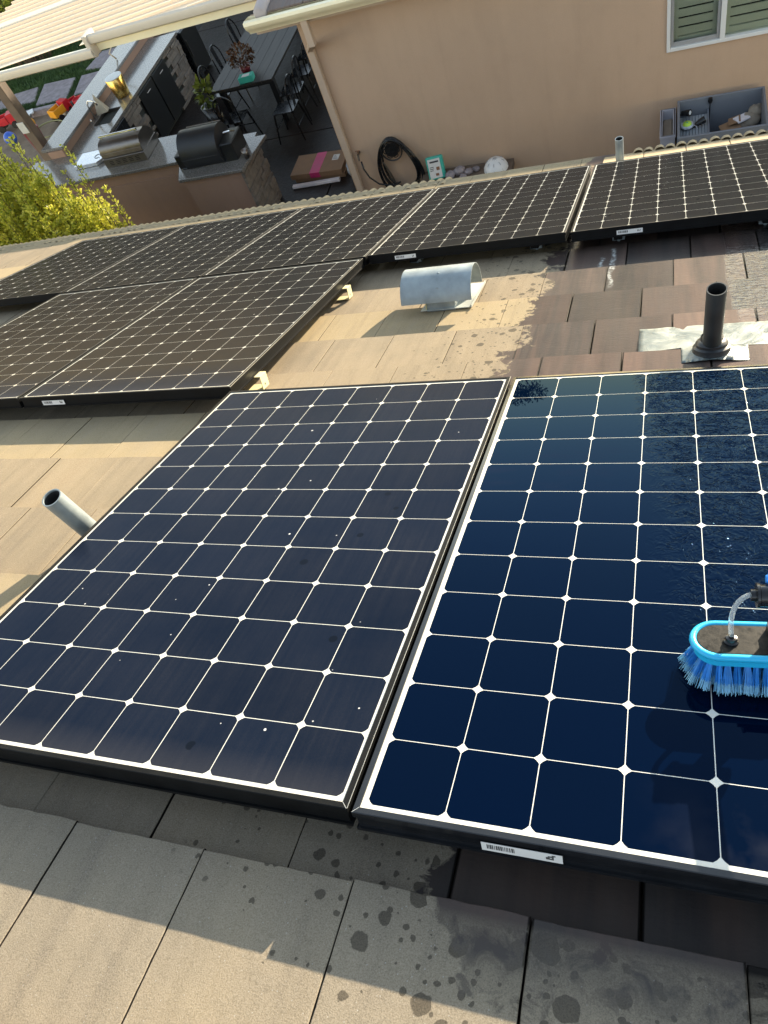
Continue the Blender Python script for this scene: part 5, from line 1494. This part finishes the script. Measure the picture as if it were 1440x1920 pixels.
pot((-9.72, 9.95, 0), 0.55, 0.16, M_CLAY, "tall maroon glazed pot behind the post")
pot((-9.50, 11.35, 0), 0.30, 0.13, M_RED, "bright red bucket beside the bar end", "toy_bucket")
pot((-10.15, 11.52, 0), 0.22, 0.08, M_WHITE, "small white bucket by the kerb", "toy_bucket")
b = MB(); b.sphere((0, 0, .12), .14, (1.25, 1, .9), 16, 10); o = b.build("toy_helmet", M_YEL, None, smooth=True); o.location = (-10.85, 11.15, 0); tag(o, "yellow toy helmet on the bed beside the post", "toy")
b = MB(); b.sphere((0, 0, .13), .13, (1, 1, 1), 16, 10); o = b.build("blue_ball", M_BLUE, None, smooth=True); o.location = (-11.05, 10.7, 0); tag(o, "blue ball behind the golden shrub", "ball")
sv = thing("toy_shovel", "white toy shovel with a dark handle lying toward the post", "toy", loc=(-11.05, 11.6, 0.1), rotz=R(-55))
b = MB(); b.tube([(0, 0, 0), (.45, 0, .05)], .018, 6); b.build("handle", M_BLK, sv)
b = MB(); b.box(-.22, .0, -.07, .07, -.01, .02); b.build("blade", M_WHITE, sv, bevel=0.005)
b = MB(); b.tube([(-10.05 + .34 * math.cos(a), 10.75 + .30 * math.sin(a), .05 + .10 * math.sin(a * .5)) for a in [k * .349 for k in range(18)]], .014, 6, closed=True)
tag(b.build("hose_loop", plain("olive hose", (0.22, 0.22, 0.10), 0.5), smooth=True), "olive garden hose loop on the bed", "hose")

# ------------------------------------------------------------------ post and awning
po = thing("timber_post", "square weathered timber post with a small white box, left of the bar", "post", loc=(-8.42, 8.62, 0))
b = MB(); b.box(-.085, .085, -.085, .085, 0, 2.9); b.build("shaft", M_WOOD, po, bevel=0.008)
b = MB(); b.box(-.10, .05, -.105, -.087, 1.12, 1.30); b.build("junction_box", plain("grey box cover", (.5, .5, .47), .5), po, bevel=0.004)

aw = thing("awning", "cream ribbed sheet awning with white gutters over the patio", "awning", loc=(0, 0, 0))
A0 = Vector((-6.48, 6.82, 2.70)); ar = Vector((1, .17, 0)).normalized()
aw_w = Vector((-.17, 1, -.04)); aw_w = (aw_w - ar * aw_w.dot(ar)).normalized()
an_ = ar.cross(aw_w)
if an_.z < 0: an_ = -an_
pitch = 0.20
for k in range(-3, 15):
    # each one is a rolled pan with a narrow upstand along one edge
    prof = [(0, 0), (pitch * .80, -.004), (pitch * .84, .022), (pitch * .95, .022), (pitch * .985, 0)]
    if k == 8: prof = [(0, 0), (pitch * .05, .035), (pitch * .92, .040), (pitch * .985, 0)]
    n = len(prof); vs = []
    left = -1.07 + random.uniform(-.02, .02) + 0.022 * max(0, k - 10)
    if k < 0: left = 1.27 - 1.9 * k * 0 + (0.0 if k == -1 else 1.5 * (-1 - k))
    for s_ in (left, 4.1 + 0.17 * pitch * k):
        for a, c in prof: vs.append(A0 + ar * s_ + aw_w * (k * pitch + a) + an_ * c)
    vs += [p - an_ * 0.004 for p in vs]
    fs = [(i, i + 1, n + i + 1, n + i) for i in range(n - 1)] + [(2 * n + n + i, 2 * n + n + i + 1, 2 * n + i + 1, 2 * n + i) for i in range(n - 1)]
    for e0 in (0, n):
        fs += [(e0 + i, 2 * n + e0 + i, 2 * n + e0 + i + 1, e0 + i + 1) for i in range(n - 1)]
    fs += [(0, n, 3 * n, 2 * n), (n - 1, 3 * n - 1, 4 * n - 1, 2 * n - 1)]
    b = MB(); b.add(vs, fs)
    b.build("awning_panel", M_AWN if k != 8 else M_AWNW, aw)


def gutter(x0_, x1_, y, z, nm_):
    prof = [(0.0, 0.0), (-0.055, 0.0), (-0.085, .02), (-0.095, .06), (-0.085, .10), (-0.06, .115), (-0.05, .10), (-0.06, .09), (-0.075, .06), (-0.06, .03), (0.0, .015)]
    b = MB(); n = len(prof)
    b.add([(x, y + a, z + c) for x in (x0_, x1_) for a, c in prof], [(i, (i + 1) % n, n + (i + 1) % n, n + i) for i in range(n)] + [tuple(range(n))[::-1], tuple(range(n, 2 * n))])
    return auto_smooth(b.build(nm_, M_AWNW, aw), 40)


gutter(-9.5, -4.93, 6.72, 2.60, "gutter")
gutter(-4.99, -2.55, 6.78, 2.72, "gutter")
b = MB(); b.box(-4.985, -4.925, 6.66, 6.88, 2.60, 2.84); b.build("gutter_joint", M_AWNW, aw, bevel=0.006)
b = MB(); b.box(-9.5, -4.96, 6.73, 6.76, 2.58, 2.69); b.box(-4.96, -2.55, 6.79, 6.82, 2.62, 2.72); b.build("fascia", M_TRIM, aw)
for x in (-2.7,):
    b = MB(); b.box(x - .05, x + .05, 9.4, 9.5, 0, 2.58); b.build("awning_post", M_WOOD, aw)

# ------------------------------------------------------------------ vegetation
def shrub(name, label, cx_, cy_, rx, ry, height, nst, seed, mat, leaf=0.045, per=420, spires=()):
    T = thing(name, label, "shrub", loc=(cx_, cy_, 0), group="golden shrubs at the eave" if mat is M_GOLD else None)
    r_ = np.random.default_rng(seed)
    st = MB(); P = []; N = []
    tips = [(r_.uniform(-1, 1), r_.uniform(-1, 1)) for _ in range(nst)]
    for k, (a, c) in enumerate(tips):
        q = math.hypot(a, c)
        if q > 1: a /= q; c /= q; q = 1
        hh = height * (1 - 0.26 * q * q) * r_.uniform(0.84, 1.02)
        bx_, by_ = a * rx * .45, c * ry * .45
        tx, ty = a * rx, c * ry
        P_, = [None]
        st.tube([(bx_, by_, 0), ((bx_ + tx) / 2, (by_ + ty) / 2, hh * .5), (tx, ty, hh * .97)], [.014, .009, .003], 5)
        m = per
        f = r_.uniform(0.12, 1.0, m) ** 0.75
        base_ = np.c_[bx_ + (tx - bx_) * f, by_ + (ty - by_) * f, hh * f]
        rad = (0.15 * (1 - f) + 0.035) + 0.05 * np.sin(f * 30 + k) ** 2 * (1 - f)
        ang = r_.uniform(0, 6.283, m)
        d = np.c_[np.cos(ang), np.sin(ang), r_.uniform(0.3, 1.1, m)]
        P.append(base_ + d * rad[:, None] * r_.uniform(.2, 1.0, m)[:, None] * np.array([1, 1, .5])); N.append(d)
    for (a, c, hh) in spires:
        m = 130; f = r_.uniform(.55, 1, m)
        st.tube([(a * .8, c, 0), (a, c, hh)], [.01, .003], 5)
        ang = r_.uniform(0, 6.283, m); d = np.c_[np.cos(ang), np.sin(ang), np.full(m, .9)]
        P.append(np.c_[np.full(m, a), np.full(m, c), hh * f] + d * (.045 * (1.15 - f))[:, None]); N.append(d)
    leaves("foliage", mat, T, np.vstack(P), np.vstack(N), leaf, r_, .55)
    st.build("stem", M_BARK, T)
    return T


shrub("golden_shrub", "golden shrub at the left edge, tallest with upright shoots", -6.35, 5.35, .70, .50, 2.52, 60, 3, M_GOLD, per=520, spires=((.2, .1, 3.0), (.5, 0, 2.82), (-.1, 0, 2.95), (.36, .1, 2.72), (.62, .1, 2.45), (.05, -.1, 2.7)))
shrub("golden_shrub", "golden shrub in the middle, a lone shoot rising above its neighbour", -5.62, 5.20, .50, .45, 2.10, 46, 4, M_GOLD, per=520, spires=((.1, .1, 2.55), (-.2, 0, 2.4), (.32, 0, 2.3), (.42, -.1, 2.15)))
shrub("golden_shrub", "golden shrub nearest the brown kitchen wall", -5.20, 5.15, .36, .40, 1.86, 34, 5, M_GOLD, per=480, spires=((.42, 0, 2.42), (.1, .1, 2.08), (.30, .05, 2.0), (-.15, 0, 2.15), (.5, .1, 1.8)))
shrub("golden_shrub", "golden shrub outside the left edge behind the tallest one", -7.30, 5.50, .70, .55, 2.25, 46, 8, M_GOLD, per=420)
shrub("green_shrub", "dark green low shrub under the golden ones at the left edge", -6.4, 4.65, .9, .3, 1.35, 30, 9, M_GREEN, per=300)
shrub("lawn_shrub", "bright yellow-green shrub beyond the awning's far corner", -12.5, 14.3, .9, .8, 2.6, 50, 10, leaf_mat("sunny leaf", (0.20, 0.26, 0.04), (0.34, 0.38, 0.06), (0.45, 0.45, 0.08), .4), leaf=.07, per=240)


def tree(name, label, x, y, h_, cr_, seed, trunk_h=None, cnt=5200):
    T = thing(name, label, "tree", loc=(x, y, 0), group="trees beyond the garden")
    r_ = np.random.default_rng(seed)
    th_ = trunk_h or h_ * .45
    b = MB(); b.tube([(0, 0, 0), (.05, 0, th_ * .5), (.0, .05, th_)], [.16, .12, .09], 8)
    P = []; N = []
    for k in range(14):
        a = r_.uniform(0, 6.283); q = r_.uniform(.2, .8); z = r_.uniform(th_ * .8, h_ - cr_ * .3)
        c = np.array([math.cos(a) * cr_ * q, math.sin(a) * cr_ * q, z])
        b.tube([(0, 0, th_ * .85), tuple(c * np.array([.5, .5, 1]) * np.array([1, 1, .9])), tuple(c)], [.06, .04, .015], 5)
        m = cnt // 14; d = r_.normal(size=(m, 3)); d /= np.linalg.norm(d, axis=1)[:, None]
        P.append(c + d * np.array([.42, .42, .32]) * cr_ * (r_.random(m) ** .5)[:, None]); N.append(d)
    b.build("trunk", M_BARK, T)
    leaves("crown", M_GREEN, T, np.vstack(P), np.vstack(N), .14, r_, .5)
    return T


def az(deg, dist): return (1.2 + dist * math.sin(R(deg)), -0.5 + dist * math.cos(R(deg)))


for (a, d, h_, c, s, lbt) in ((-10.5, 34, 6.6, 1.5, 31, "narrow dark tree beyond the hedge, straight over the far end of the patio"), (5.5, 36, 7.0, 2.6, 32, "broad dark tree beyond the hedge, behind the wing roof"), (11.0, 38, 7.2, 2.4, 33, "tallest dark tree, farthest right beyond the hedge"), (0.5, 44, 6.4, 1.6, 34, "small dark tree farthest back, between two broader ones"), (-26, 40, 5.6, 2.2, 35, "low spreading tree farthest left beyond the hedge")):
    x, y = az(a, d); tree("broadleaf_tree", lbt, x, y, h_, c, s)
hd = thing("sun_block_hedge", "tall clipped green hedge added out of view to block the low sun", "hedge", loc=(0, 20.6, 0))  # unseen hedge, added to keep the low sun off the patio
b = MB(); b.box(-26, 14, -.5, .5, 0, 3.10); b.build("hedge_core", M_GREEN, hd)
r_ = np.random.default_rng(50); m = 16000
pp = np.c_[r_.uniform(-26, 14, m), r_.uniform(-.62, .62, m), r_.uniform(0, 3.2, m)]
top = r_.random(m) < .35; pp[top, 2] = 3.10 + r_.uniform(-.05, .14, top.sum()); pp[~top, 1] = np.where(r_.random((~top).sum()) < .6, -.55, .55) + r_.normal(0, .05, (~top).sum())
leaves("foliage", M_GREEN, hd, pp, r_.normal(size=(m, 3)), .16, r_, .6)
